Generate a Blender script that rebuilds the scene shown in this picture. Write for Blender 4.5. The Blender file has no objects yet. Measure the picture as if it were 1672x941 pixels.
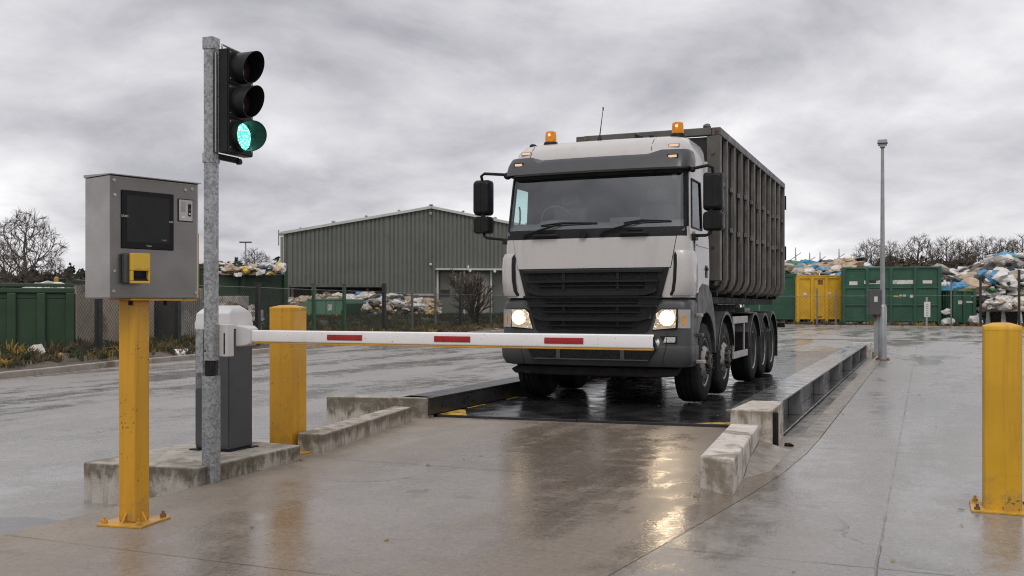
import bpy, bmesh, math, random
from mathutils import Vector, Matrix, noise as mnoise
rng = random.Random(7)
PI = math.pi
R = math.radians
SC = bpy.context.scene
COL = SC.collection

# ------------------------------------------------------------------ camera frame (metres)
YAW = R(22.7); CC = math.cos(YAW); SS = math.sin(YAW); FOC = 1608.0; CAMZ = 1.3
def at(x, d, z=None):
    """ground position of a thing standing d metres away in the direction of photo column x"""
    r = (x - 836) / FOC
    p = (d * (r * CC - SS), d * (CC + SS * r))
    return p if z is None else (p[0], p[1], z)
def hz(y, d):
    """height of photo row y at distance d"""
    return CAMZ - (y - 500) / FOC * d
YARD = -0.17

# ------------------------------------------------------------------ node helpers
def new_mat(name):
    m = bpy.data.materials.new(name); m.use_nodes = True
    nt = m.node_tree; nt.nodes.clear()
    out = nt.nodes.new('ShaderNodeOutputMaterial')
    return m, nt, out
def N(nt, typ, **kw):
    n = nt.nodes.new(typ)
    for k, v in kw.items():
        if k.startswith('i_'):
            key = k[2:]
            key = int(key) if key.isdigit() else key.replace('_', ' ')
            n.inputs[key].default_value = v
        else:
            setattr(n, k, v)
    return n
def L(nt, a, b): nt.links.new(a, b)
def math_n(nt, op, a, b=None, c=None, clamp=False):
    n = nt.nodes.new('ShaderNodeMath'); n.operation = op; n.use_clamp = clamp
    for i, v in enumerate((a, b, c)):
        if v is None: continue
        if isinstance(v, (int, float)): n.inputs[i].default_value = v
        else: nt.links.new(v, n.inputs[i])
    return n.outputs[0]
def mixc(nt, fac, a, b, blend='MIX'):
    n = nt.nodes.new('ShaderNodeMix'); n.data_type = 'RGBA'; n.blend_type = blend
    for sock, v in ((n.inputs[0], fac), (n.inputs[6], a), (n.inputs[7], b)):
        if isinstance(v, (int, float)): sock.default_value = v
        elif isinstance(v, (tuple, list)): sock.default_value = tuple(v)[:3] + (1,)
        else: nt.links.new(v, sock)
    return n.outputs[2]
def coords(nt, scale=(1, 1, 1), kind='Object', loc=(0, 0, 0)):
    tc = nt.nodes.new('ShaderNodeTexCoord'); mp = nt.nodes.new('ShaderNodeMapping')
    mp.inputs['Scale'].default_value = scale; mp.inputs['Location'].default_value = loc
    nt.links.new(tc.outputs[kind], mp.inputs['Vector'])
    return mp.outputs[0]
def noise_n(nt, vec, scale, detail=5, rough=.55, dist=0):
    n = nt.nodes.new('ShaderNodeTexNoise'); n.inputs['Scale'].default_value = scale
    n.inputs['Detail'].default_value = detail; n.inputs['Roughness'].default_value = rough
    n.inputs['Distortion'].default_value = dist
    nt.links.new(vec, n.inputs['Vector'])
    return n.outputs['Fac']
def smooth(nt, val, lo, hi, a=0., b=1.):
    n = nt.nodes.new('ShaderNodeMapRange'); n.interpolation_type = 'SMOOTHSTEP'
    n.inputs[1].default_value = lo; n.inputs[2].default_value = hi
    n.inputs[3].default_value = a; n.inputs[4].default_value = b
    nt.links.new(val, n.inputs[0])
    return n.outputs[0]

def mat(name, base, rough=.5, metal=0., var=.15, scale=3., bump=0., bscale=40., dirt=None, dirt_scale=3., dirt_lo=.52, dirt_hi=.68,
        streak=None, streak_lo=.5, streak_hi=.75, streak_freq=9., rough_var=.12, coat=0., spec=None, emit=None, speck=None, speck_scale=60, speck_lo=.66, speck_z=None, splash=None, moss=None, moss_z=(0, .3)):
    m, nt, out = new_mat(name)
    b = N(nt, 'ShaderNodeBsdfPrincipled')
    v = coords(nt)
    n1 = noise_n(nt, v, scale, 6)
    c = mixc(nt, smooth(nt, n1, .3, .7), [x * (1 - var) for x in base], [min(1, x * (1 + var)) for x in base])
    if streak:
        sv = coords(nt, (streak_freq, streak_freq, .8))
        n3 = noise_n(nt, sv, 1., 7, .7, .8)
        c = mixc(nt, smooth(nt, n3, streak_lo, streak_hi, 0, .8), c, streak)
    if dirt:
        n2 = noise_n(nt, v, dirt_scale, 8, .65)
        c = mixc(nt, smooth(nt, n2, dirt_lo, dirt_hi, 0, .9), c, dirt)
    if speck:
        n4 = noise_n(nt, v, speck_scale, 3, .5)
        n5 = noise_n(nt, v, speck_scale * .12, 2, .5)
        k = math_n(nt, 'MULTIPLY', smooth(nt, n4, speck_lo, speck_lo + .05), smooth(nt, n5, .5, .6))
        if speck_z:
            sz = N(nt, 'ShaderNodeSeparateXYZ'); L(nt, v, sz.inputs[0]); k = math_n(nt, 'MULTIPLY', k, smooth(nt, sz.outputs[2], speck_z[0], speck_z[1], 1, .0))
        c = mixc(nt, k, c, speck)
    if splash:   # road dirt thrown up over the foot
        sz = N(nt, 'ShaderNodeSeparateXYZ'); L(nt, v, sz.inputs[0])
        k = math_n(nt, 'ADD', noise_n(nt, v, 9, 8, .7), smooth(nt, sz.outputs[2], .0, .55, .16, -.22)); c = mixc(nt, smooth(nt, k, .52, .74, 0, .5), c, splash)
    if moss:   # run-down growth hanging from the top edge in ragged tongues
        mv = coords(nt, (6, 6, 1.3)); n6 = noise_n(nt, mv, 1., 8, .72, .9); sz = N(nt, 'ShaderNodeSeparateXYZ'); L(nt, v, sz.inputs[0])
        hgt = smooth(nt, sz.outputs[2], moss_z[0], moss_z[1], -.24, .16)
        k = smooth(nt, math_n(nt, 'ADD', n6, hgt), .39, .56, 0, .88); k = math_n(nt, 'MULTIPLY', k, smooth(nt, noise_n(nt, v, 14, 5, .7), .25, .6, .45, 1.))
        ge = N(nt, 'ShaderNodeNewGeometry'); gz = N(nt, 'ShaderNodeSeparateXYZ'); L(nt, ge.outputs['True Normal'], gz.inputs[0]); k = math_n(nt, 'MULTIPLY', k, smooth(nt, gz.outputs[2], .5, .9, 1, .12))
        c = mixc(nt, k, c, moss)
    L(nt, c, b.inputs['Base Color'])
    r = smooth(nt, noise_n(nt, v, scale * 2.3, 5), .3, .7, max(.02, rough - rough_var), min(1, rough + rough_var))
    L(nt, r, b.inputs['Roughness'])
    b.inputs['Metallic'].default_value = metal
    if coat: b.inputs['Coat Weight'].default_value = coat; b.inputs['Coat Roughness'].default_value = .08
    if spec is not None: b.inputs['Specular IOR Level'].default_value = spec
    if emit:
        b.inputs['Emission Color'].default_value = tuple(emit[0]) + (1,); b.inputs['Emission Strength'].default_value = emit[1]
    if bump:
        bn = N(nt, 'ShaderNodeBump'); bn.inputs['Strength'].default_value = bump; bn.inputs['Distance'].default_value = .01
        L(nt, noise_n(nt, v, bscale, 4), bn.inputs['Height']); L(nt, bn.outputs[0], b.inputs['Normal'])
    L(nt, b.outputs[0], out.inputs[0])
    return m

def glass_mat(name, tint=(.6, .65, .65), rough=.02, boost=.0, ior=1.5):
    m, nt, out = new_mat(name)
    t = N(nt, 'ShaderNodeBsdfTransparent'); t.inputs[0].default_value = tint + (1,)
    g = N(nt, 'ShaderNodeBsdfGlossy'); g.inputs['Roughness'].default_value = rough
    g.inputs['Color'].default_value = (.95, .97, 1, 1)
    ge = N(nt, 'ShaderNodeNewGeometry'); dp = N(nt, 'ShaderNodeVectorMath'); dp.operation = 'DOT_PRODUCT'
    L(nt, ge.outputs['Incoming'], dp.inputs[0]); L(nt, ge.outputs['Normal'], dp.inputs[1])
    one = math_n(nt, 'SUBTRACT', 1., math_n(nt, 'ABSOLUTE', dp.outputs['Value']))
    fac = math_n(nt, 'ADD', math_n(nt, 'MULTIPLY', math_n(nt, 'POWER', one, 5.), .9), .04 + boost, clamp=True)
    mx = N(nt, 'ShaderNodeMixShader'); L(nt, fac, mx.inputs[0]); L(nt, t.outputs[0], mx.inputs[1]); L(nt, g.outputs[0], mx.inputs[2])
    L(nt, mx.outputs[0], out.inputs[0])
    return m

def emit_mat(name, color, strength, dots=None):
    m, nt, out = new_mat(name)
    e = N(nt, 'ShaderNodeEmission'); e.inputs[0].default_value = color + (1,); e.inputs[1].default_value = strength
    if dots:
        v = coords(nt)
        vo = N(nt, 'ShaderNodeTexVoronoi'); vo.inputs['Scale'].default_value = dots; L(nt, v, vo.inputs['Vector'])
        k = smooth(nt, vo.outputs['Distance'], .1, .55, 2.3, .42)
        L(nt, math_n(nt, 'MULTIPLY', k, strength), e.inputs[1])
    if dots: L(nt, mixc(nt, smooth(nt, vo.outputs['Distance'], .05, .5), (.62, 1., .9), color), e.inputs[0])
    L(nt, e.outputs[0], out.inputs[0])
    return m

def wet_ground(name, base, base2, rough_lo, rough_hi, joint=None, stain=(.05, .045, .04), seed=0., bump=.25, line=(0, 0), edge=None, warm=None):
    """wet concrete: brown and grey mottling, long tyre-washed bands, water film with uneven roughness, joints and hairline cracks"""
    m, nt, out = new_mat(name)
    b = N(nt, 'ShaderNodeBsdfPrincipled')
    v = coords(nt, (1, 1, 1), loc=(seed, seed * .7, 0))
    vs = coords(nt, (1.0, .22, 1), loc=(seed * 2, seed, 0))
    big = noise_n(nt, v, .35, 6, .6)
    band = noise_n(nt, vs, 1.1, 5, .6, .6)
    fine = noise_n(nt, v, 22, 8, .7)
    mid = noise_n(nt, v, 2.6, 7, .65)
    c = mixc(nt, smooth(nt, band, .35, .65), base, base2)
    c = mixc(nt, smooth(nt, mid, .42, .72, 0, .55), c, [x * .62 for x in base])
    c = mixc(nt, smooth(nt, fine, .3, .75, 0, .5), c, [x * 1.3 for x in base2])
    c = mixc(nt, smooth(nt, big, .58, .75, 0, .5), c, stain)
    tcw = N(nt, 'ShaderNodeTexCoord'); sw = N(nt, 'ShaderNodeSeparateXYZ'); L(nt, tcw.outputs['Object'], sw.inputs[0])
    ragged = math_n(nt, 'MULTIPLY', math_n(nt, 'SUBTRACT', noise_n(nt, v, 1.1, 6, .6), .5), 1.6)
    if warm:   # brown silt washed over from the lane
        kx = smooth(nt, math_n(nt, 'ADD', sw.outputs[0], ragged), warm[0], warm[1], .85, 0)
        c = mixc(nt, kx, c, mixc(nt, smooth(nt, band, .35, .65), (.150, .126, .105), (.215, .187, .16)))
    if edge:   # drier, paler strip along the lane edge
        ke = smooth(nt, math_n(nt, 'ADD', sw.outputs[0], ragged), edge[0], edge[1], .8, 0)
        c = mixc(nt, ke, c, mixc(nt, smooth(nt, mid, .35, .65), (.31, .265, .21), (.22, .185, .145)))
    grit = noise_n(nt, v, 60, 4, .75)
    c = mixc(nt, smooth(nt, grit, .52, .68, 0, .7), c, (.05, .042, .035)); c = mixc(nt, smooth(nt, grit, .44, .30, 0, .4), c, [min(1, x * 1.7) for x in base2])
    gr2 = noise_n(nt, v, 24, 6, .8)
    c = mixc(nt, smooth(nt, gr2, .50, .66, 0, .55), c, [x * .45 for x in base]); c = mixc(nt, smooth(nt, gr2, .46, .34, 0, .45), c, [min(1, x * 1.55) for x in base2])
    oil = math_n(nt, 'MULTIPLY', smooth(nt, noise_n(nt, v, 1.9, 5, .6), .60, .70), smooth(nt, noise_n(nt, v, .45, 2), .46, .6))
    c = mixc(nt, math_n(nt, 'MULTIPLY', oil, .7), c, stain)
    # hairline cracks
    wv = N(nt, 'ShaderNodeVectorMath'); wv.operation = 'ADD'
    ns = N(nt, 'ShaderNodeTexNoise'); ns.inputs['Scale'].default_value = 1.3; ns.inputs['Detail'].default_value = 5
    L(nt, v, ns.inputs['Vector']); L(nt, v, wv.inputs[0]); L(nt, ns.outputs['Color'], wv.inputs[1])
    vo = N(nt, 'ShaderNodeTexVoronoi'); vo.feature = 'DISTANCE_TO_EDGE'; vo.inputs['Scale'].default_value = .19
    L(nt, wv.outputs[0], vo.inputs['Vector'])
    crack = smooth(nt, vo.outputs['Distance'], .0006, .0022, 1, 0)
    crack = math_n(nt, 'MULTIPLY', crack, smooth(nt, noise_n(nt, v, .8, 3), .56, .64, 0, .6))
    hole = crack
    if joint:
        tc = N(nt, 'ShaderNodeTexCoord'); sx = N(nt, 'ShaderNodeSeparateXYZ'); L(nt, tc.outputs['Object'], sx.inputs[0])
        wob = math_n(nt, 'MULTIPLY', math_n(nt, 'SUBTRACT', noise_n(nt, v, 9, 4), .5), .02)
        for s, per, off in ((0, joint[0], line[0]), (1, joint[1], line[1])):
            t = math_n(nt, 'ADD', math_n(nt, 'ADD', sx.outputs[s], off), wob)
            t = math_n(nt, 'DIVIDE', t, per)
            t = math_n(nt, 'ABSOLUTE', math_n(nt, 'SUBTRACT', math_n(nt, 'FRACT', t), .5))
            j = math_n(nt, 'MULTIPLY', smooth(nt, t, .004 / per, .011 / per, 1, 0), smooth(nt, noise_n(nt, v, 1.7, 4), .3, .62, .15, .85))
            hole = math_n(nt, 'MAXIMUM', hole, j)
    c = mixc(nt, math_n(nt, 'MULTIPLY', hole, .8), c, (.025, .022, .02))
    L(nt, c, b.inputs['Base Color'])
    wet = noise_n(nt, vs, .8, 6, .6, .4)
    wet2 = noise_n(nt, v, 3.1, 5, .6)
    w = math_n(nt, 'ADD', math_n(nt, 'MULTIPLY', wet, .7), math_n(nt, 'MULTIPLY', wet2, .3))
    film = smooth(nt, w, .42, .57)
    r = math_n(nt, 'ADD', math_n(nt, 'MULTIPLY', film, rough_hi - rough_lo), rough_lo)
    c = mixc(nt, math_n(nt, 'MULTIPLY', film, .35), c, [min(1, x * 1.35) for x in base2])
    L(nt, c, b.inputs['Base Color'])
    if edge: r = math_n(nt, 'ADD', r, math_n(nt, 'MULTIPLY', ke, .22))
    r = math_n(nt, 'ADD', r, smooth(nt, fine, .35, .7, -.03, .07))
    L(nt, r, b.inputs['Roughness'])
    b.inputs['IOR'].default_value = 1.45
    bn = N(nt, 'ShaderNodeBump'); L(nt, math_n(nt, 'ADD', math_n(nt, 'MULTIPLY', film, bump * .30), bump * .26), bn.inputs['Strength']); bn.inputs['Distance'].default_value = .012
    h = math_n(nt, 'ADD', math_n(nt, 'ADD', math_n(nt, 'MULTIPLY', noise_n(nt, v, 26, 4, .65), .40), math_n(nt, 'MULTIPLY', noise_n(nt, v, 75, 3, .65), .22)), math_n(nt, 'MULTIPLY', noise_n(nt, v, 6, 4, .6), .55))
    h = math_n(nt, 'SUBTRACT', h, math_n(nt, 'MULTIPLY', hole, 1.2))
    L(nt, h, bn.inputs['Height']); L(nt, bn.outputs[0], b.inputs['Normal'])
    L(nt, b.outputs[0], out.inputs[0])
    return m

# ------------------------------------------------------------------ mesh builder
class MB:
    def __init__(s): s.v = []; s.f = []; s.m = []
    def add(s, vs, fs, mi=0):
        o = len(s.v); s.v += [tuple(p) for p in vs]
        for f in fs: s.f.append([i + o for i in f]); s.m.append(mi)
        return s
    def box(s, x0, x1, y0, y1, z0, z1, mi=0):
        vs = [(x, y, z) for z in (z0, z1) for y in (y0, y1) for x in (x0, x1)]
        return s.add(vs, [(0, 2, 3, 1), (4, 5, 7, 6), (0, 1, 5, 4), (2, 6, 7, 3), (0, 4, 6, 2), (1, 3, 7, 5)], mi)
    def obox(s, c, ax, size, mi=0):
        ax = [Vector(a) for a in ax]; c = Vector(c)
        vs = [c + ax[0] * (sx * size[0] / 2) + ax[1] * (sy * size[1] / 2) + ax[2] * (sz * size[2] / 2) for sz in (-1, 1) for sy in (-1, 1) for sx in (-1, 1)]
        return s.add(vs, [(0, 2, 3, 1), (4, 5, 7, 6), (0, 1, 5, 4), (2, 6, 7, 3), (0, 4, 6, 2), (1, 3, 7, 5)], mi)
    def beam(s, a, b, w, h, mi=0):
        a = Vector(a); b = Vector(b); d = (b - a); ln = d.length; d.normalize()
        up = Vector((0, 0, 1)) if abs(d.z) < .95 else Vector((0, 1, 0))
        x = d.cross(up).normalized(); u = x.cross(d)
        return s.obox((a + b) / 2, (x, d, u), (w, ln, h), mi)
    def tube(s, pts, r, n=8, mi=0, caps=True):
        pts = [Vector(p) for p in pts]; k = len(pts)
        rs = r if isinstance(r, (list, tuple)) else [r] * k
        ref = None; rings = []
        for i, p in enumerate(pts):
            d = (pts[min(i + 1, k - 1)] - pts[max(i - 1, 0)]).normalized()
            if ref is None: ref = Vector((0, 0, 1)) if abs(d.z) < .9 else Vector((1, 0, 0))
            x = d.cross(ref).normalized(); y = x.cross(d).normalized(); ref = y
            rings.append([p + (x * math.cos(2 * PI * j / n) + y * math.sin(2 * PI * j / n)) * rs[i] for j in range(n)])
        vs = [q for rg in rings for q in rg]; fs = []
        for i in range(k - 1):
            for j in range(n): fs.append((i * n + j, i * n + (j + 1) % n, (i + 1) * n + (j + 1) % n, (i + 1) * n + j))
        if caps: fs += [tuple(range(n))[::-1], tuple((k - 1) * n + j for j in range(n))]
        return s.add(vs, fs, mi)
    def lathe(s, prof, c=(0, 0, 0), axis='z', n=24, mi=0, seg_m=None):
        c = Vector(c); vs = []; k = len(prof)
        for (r, h) in prof:
            for j in range(n):
                a = 2 * PI * j / n; p, q = r * math.cos(a), r * math.sin(a)
                o = {'z': (p, q, h), 'x': (h, p, q), 'y': (q, h, p)}[axis]
                vs.append(c + Vector(o))
        for i in range(k - 1):
            fs = [(i * n + j, i * n + (j + 1) % n, (i + 1) * n + (j + 1) % n, (i + 1) * n + j) for j in range(n)]
            if i == 0: s.add(vs, [], mi); o = len(s.v) - len(vs)
            for f in fs: s.f.append([q + o for q in f]); s.m.append(seg_m[i] if seg_m else mi)
        for i in (0, k - 1):
            if prof[i][0] > 1e-4: s.f.append([o + i * n + j for j in range(n)]); s.m.append(seg_m[min(i, k - 2)] if seg_m else mi)
        return s
    def prism(s, poly, plane, a, b, mi=0):
        def P(u, v, w): return {'xz': (u, w, v), 'yz': (w, u, v), 'xy': (u, v, w)}[plane]
        n = len(poly); vs = [P(u, v, a) for u, v in poly] + [P(u, v, b) for u, v in poly]
        fs = [tuple(range(n)), tuple(range(2 * n - 1, n - 1, -1))] + [(i, n + i, n + (i + 1) % n, (i + 1) % n) for i in range(n)]
        return s.add(vs, fs, mi)
    def loft(s, rows, mi=0, skip=None, closed=False):
        k = len(rows); n = len(rows[0]); o = len(s.v)
        s.v += [tuple(p) for r in rows for p in r]
        for i in range(k - 1):
            for j in range(n if closed else n - 1):
                mm = mi(i, j) if callable(mi) else mi
                if mm is None: continue
                s.f.append([o + i * n + j, o + i * n + (j + 1) % n, o + (i + 1) * n + (j + 1) % n, o + (i + 1) * n + j]); s.m.append(mm)
        return s
    def lump(s, c, r, mi=0, rg=rng, sub=2, jit=.22, flat=1.):
        vs, fs = ICO[sub]
        M = Matrix.Rotation(rg.random() * 6.28, 3, 'Z') @ Matrix.Rotation(rg.uniform(-.5, .5), 3, 'X')
        sx, sy, sz = rg.uniform(.7, 1.4), rg.uniform(.7, 1.3), rg.uniform(.5, .95) * flat
        c = Vector(c)
        out = [c + M @ (Vector((p[0] * sx, p[1] * sy, p[2] * sz)) * r * (1 + rg.uniform(-jit, jit))) for p in vs]
        return s.add(out, fs, mi)
    def build(s, name, mats, parent=None, bevel=0., smooth_angle=None, loc=None, rot=None, seg=2, recalc=True):
        me = bpy.data.meshes.new(name); me.from_pydata(s.v, [], s.f)
        mats = mats if isinstance(mats, (list, tuple)) else [mats]
        for m in mats: me.materials.append(m)
        me.polygons.foreach_set('material_index', s.m)
        if recalc:
            bm = bmesh.new(); bm.from_mesh(me); bmesh.ops.recalc_face_normals(bm, faces=bm.faces); bm.to_mesh(me); bm.free()
        if smooth_angle:
            me.polygons.foreach_set('use_smooth', [True] * len(me.polygons)); me.set_sharp_from_angle(angle=R(smooth_angle))
        me.update()
        o = bpy.data.objects.new(name, me); COL.objects.link(o)
        if parent: o.parent = parent
        if loc: o.location = loc
        if rot: o.rotation_euler = rot
        if bevel:
            b = o.modifiers.new('edge', 'BEVEL'); b.width = bevel; b.segments = seg; b.limit_method = 'ANGLE'; b.angle_limit = R(40)
            b.harden_normals = False
        return o
def _ico(sub):
    bm = bmesh.new(); bmesh.ops.create_icosphere(bm, subdivisions=sub, radius=1)
    bm.verts.ensure_lookup_table()
    r = ([tuple(v.co) for v in bm.verts], [tuple(v.index for v in f.verts) for f in bm.faces]); bm.free(); return r
ICO = {1: _ico(1), 2: _ico(2), 3: _ico(3)}

def tag(o, label=None, cat=None, group=None, kind=None):
    if label: o['label'] = label
    if cat: o['category'] = cat
    if group: o['group'] = group
    if kind: o['kind'] = kind
    return o
def thing(name, label, cat, loc=(0, 0, 0), rz=0, group=None):
    o = bpy.data.objects.new(name, None); o.empty_display_size = .2; COL.objects.link(o)
    o.location = loc; o.rotation_euler = (0, 0, rz)
    return tag(o, label, cat, group)
def dup_tree(o, parent=None):
    c = o.copy(); COL.objects.link(c); c.parent = parent
    for ch in list(o.children): dup_tree(ch, c)
    return c
def text(body, size, m, parent, loc, rot, name='lettering'):
    cu = bpy.data.curves.new(name, 'FONT'); cu.body = body; cu.size = size; cu.align_x = 'CENTER'; cu.align_y = 'CENTER'
    cu.extrude = .0004; cu.materials.append(m)
    t_ = bpy.data.objects.new(name, cu); COL.objects.link(t_)
    me = bpy.data.meshes.new_from_object(t_.evaluated_get(bpy.context.evaluated_depsgraph_get()))
    bpy.data.objects.remove(t_)
    o = bpy.data.objects.new(name, me); COL.objects.link(o); o.parent = parent; o.location = loc; o.rotation_euler = rot
    return o

# ------------------------------------------------------------------ materials
M = {}
M['lane'] = wet_ground('wet_lane_concrete', (.148, .119, .094), (.212, .178, .147), .14, .38, bump=1.1, joint=(60, 3.1), seed=3.1, line=(0, .6), edge=(-4.9, -3.95))
M['apron'] = wet_ground('wet_apron_concrete', (.180, .173, .168), (.265, .257, .252), .12, .38, bump=1., joint=(3.4, 4.2), seed=8.7, line=(1.92, 1.1), warm=(-1.1, 1.3))
M['yard'] = wet_ground('wet_yard_concrete', (.185, .172, .161), (.275, .26, .246), .12, .40, joint=(5.5, 6.), seed=1.3, line=(.7, 0), bump=.7)
M['deck'] = mat('wet_steel_deck', (.022, .022, .024), .2, 0, .4, 1.2, bump=.12, bscale=26, dirt=(.06, .055, .05), dirt_scale=2.2, dirt_lo=.55, dirt_hi=.75, rough_var=.13)
CK = dict(rough=.8, var=.16, scale=4, bump=.5, bscale=60, streak_freq=7, speck=(.07, .06, .05), speck_scale=70)
M['conc'] = mat('weathered_concrete', (.42, .39, .35), dirt=(.20, .17, .13), dirt_scale=2.6, dirt_lo=.48, dirt_hi=.64, streak=(.2, .175, .13), streak_lo=.5, streak_hi=.66, moss=(.085, .07, .042), moss_z=(.05, .36), **CK)
M['conc_mid'] = mat('stained_concrete', (.44, .40, .355), dirt=(.20, .165, .12), dirt_scale=3, dirt_lo=.5, dirt_hi=.66, streak=(.17, .145, .105), streak_lo=.47, streak_hi=.62, moss=(.11, .09, .06), moss_z=(-.05, .20), **CK)
M['conc_white'] = mat('pale_concrete', (.55, .515, .47), dirt=(.22, .18, .135), dirt_scale=3.4, dirt_lo=.49, dirt_hi=.65, streak=(.34, .30, .25), streak_lo=.54, streak_hi=.74, **CK)
M['conc_tall'] = mat('brown_stained_pale_concrete', (.52, .485, .44), dirt=(.22, .185, .135), dirt_scale=3.6, dirt_lo=.49, dirt_hi=.64, streak=(.25, .21, .165), streak_lo=.5, streak_hi=.68, moss=(.16, .125, .08), moss_z=(.05, .5), **CK)
M['kerb'] = mat('kerb_concrete', (.33, .30, .27), .7, 0, .18, 2, .3, 30, dirt=(.13, .11, .08), dirt_scale=1.3)
M['kerb_brown'] = mat('damp_brown_mortar', (.21, .175, .138), .38, 0, .25, 5, .5, 40, dirt=(.12, .095, .07), dirt_scale=4, dirt_lo=.48, dirt_hi=.62)
M['yellow'] = mat('yellow_paint', (.60, .305, .014), .38, 0, .08, 2, .04, 50, streak=(.47, .225, .012), streak_lo=.46, streak_hi=.72, streak_freq=12, dirt=(.42, .2, .012), dirt_scale=2.2, dirt_lo=.6, dirt_hi=.8, speck=(.10, .06, .03), speck_scale=70, speck_lo=.62, splash=(.27, .18, .07))
M['yellow_dirty'] = mat('scuffed_yellow_paint', (.60, .33, .012), .42, streak=(.46, .24, .012), streak_lo=.46, streak_hi=.7, streak_freq=12, metal=0, var=.1, scale=2, bump=.06, bscale=50, dirt=(.48, .25, .02), dirt_scale=3, dirt_lo=.58, dirt_hi=.8, speck=(.06, .035, .02), speck_scale=58, speck_lo=.56, speck_z=(.08, .30), splash=(.30, .19, .06))
M['yellow_line'] = mat('worn_yellow_line', (.6, .36, .03), .5, 0, .2, 6, dirt=(.06, .05, .04), dirt_scale=9, dirt_lo=.5, dirt_hi=.62)
M['ticket'] = mat('ticket_yellow_plastic', (.64, .40, .035), .4, 0, .04, 3)
M['white_plastic'] = mat('white_powder_coat', (.60, .59, .585), .42, 0, .04, 2, dirt=(.40, .37, .34), dirt_scale=2.5, dirt_lo=.62, dirt_hi=.85)
M['boom'] = mat('boom_white_enamel', (.80, .79, .79), .32, 0, .03, 2, dirt=(.58, .55, .51), dirt_scale=2.6, dirt_lo=.54, dirt_hi=.8, speck=(.4, .22, .08), speck_scale=75, speck_lo=.66)
M['red'] = mat('red_reflector', (.33, .012, .014), .3, 0, .15, 12)
M['anthra'] = mat('anthracite_paint', (.050, .053, .058), .4, 0, .12, 2.5, .03, 60, dirt=(.09, .085, .08), dirt_scale=3, dirt_lo=.6)
M['black'] = mat('black_plastic', (.014, .014, .015), .45, 0, .2, 5, spec=.2)
M['black_gloss'] = mat('black_gloss', (.006, .006, .007), .22, 0, .2, 5, rough_var=.04, spec=.18)
M['screen'] = mat('dark_screen', (.017, .0175, .019), .22, spec=.2, metal=0, var=.2, scale=3, dirt=(.04, .04, .04), dirt_scale=6, dirt_lo=.62, dirt_hi=.8, rough_var=.05)
# 0, .2, 3, dirt=(.05, .05, .05), dirt_scale=6, dirt_lo=.66, dirt_hi=.8, rough_var=.05)
M['rubber'] = mat('tyre_rubber', (.018, .018, .018), .75, 0, .25, 5, .2, 50, dirt=(.05, .045, .04), dirt_scale=3, dirt_lo=.55, spec=.2)
M['rim'] = mat('dusty_rim_steel', (.30, .285, .265), .45, .4, .2, 6, dirt=(.05, .04, .035), dirt_scale=7, dirt_lo=.5)
M['hub'] = mat('dark_hub_steel', (.06, .055, .05), .5, .5, .3, 9, dirt=(.2, .17, .14), dirt_scale=12, dirt_lo=.6)
M['cab'] = mat('silver_white_cab_paint', (.50, .482, .47), .32, 0, .03, 1.2, coat=.6, streak=(.40, .38, .36), streak_lo=.5, streak_hi=.8, streak_freq=6, speck=(.2, .18, .15), speck_scale=50, speck_lo=.68, dirt=(.38, .355, .33), dirt_scale=1.8, dirt_lo=.58, dirt_hi=.85, rough_var=.06)
M['trim'] = mat('dark_grey_bumper_plastic', (.055, .057, .060), .42, spec=.4, metal=0, var=.1, scale=3, bump=.05, bscale=160, dirt=(.11, .10, .095), dirt_scale=2.4, dirt_lo=.6, dirt_hi=.85)
M['grille'] = mat('charcoal_grille_plastic', (.017, .0175, .019), .42, 0, .15, 4, spec=.2)
M['visor'] = mat('grey_sun_visor', (.05, .052, .056), .4, 0, .08, 2, dirt=(.12, .115, .11), dirt_scale=3, dirt_lo=.62)
M['mesh_dark'] = mat('dark_grille_mesh', (.010, .010, .010), .7, 0, .9, 70, spec=.2)
M['under'] = mat('grimy_chassis', (.018, .016, .015), .7, 0, .35, 4, .2, 30, dirt=(.06, .05, .04), dirt_scale=3, dirt_lo=.55, spec=.2)
M['alu'] = mat('dull_aluminium', (.42, .40, .38), .42, .7, .1, 3, dirt=(.2, .18, .16), dirt_scale=5, dirt_lo=.6)
M['chrome'] = mat('lamp_reflector_chrome', (.82, .80, .77), .14, 1., .1, 20, .35, 22)
M['glass'] = glass_mat('cab_glass', (.80, .86, .86), .03, .10)
M['side_glass'] = glass_mat('side_window_glass', (.62, .86, .83), .02, .03)
M['lens_clear'] = glass_mat('clear_lamp_lens', (.9, .9, .9), .03, .02)
M['interior'] = mat('cab_interior_plastic', (.12, .124, .13), .7, 0, .15, 2)
M['interior_dark'] = mat('dark_cab_lining', (.03, .031, .033), .8, 0, .15, 2, spec=.2)
M['bulb'] = emit_mat('lit_headlight', (1., .78, .52), 130.)
M['bulb_dim'] = emit_mat('lit_headlight_dipped', (1., .80, .56), 6.)
M['bowl'] = mat('glow_painted_lamp_bowl', (.8, .72, .6), .16, 1., .3, 26, .5, 30, emit=((1., .70, .42), .22))  # bulb light on the reflector is put in as a weak warm emission
M['marker'] = emit_mat('lit_marker_lamp', (1., .66, .42), .8)
M['amber'] = mat('amber_lens', (.62, .20, .006), .2, 0, .25, 25, emit=((1., .32, .01), .07), rough_var=.05)
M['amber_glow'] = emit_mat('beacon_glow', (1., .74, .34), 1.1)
M['green_led'] = emit_mat('green_signal_led', (.08, .95, .64), 2.2, dots=75)
M['hood_plain'] = mat('near_black_hood_plastic', (.02, .022, .022), .45, 0, .1, 3)  # plain near-black hood plastic, no green in its colour
M['hood'] = mat('black_signal_housing', (.016, .017, .018), .38, 0, .2, 5, spec=.2)
M['lens_off'] = mat('unlit_dark_lens', (.03, .02, .018), .12, 0, .3, 60, rough_var=.05)
M['blue_label'] = mat('blue_sticker', (.05, .12, .35), .4)
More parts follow.
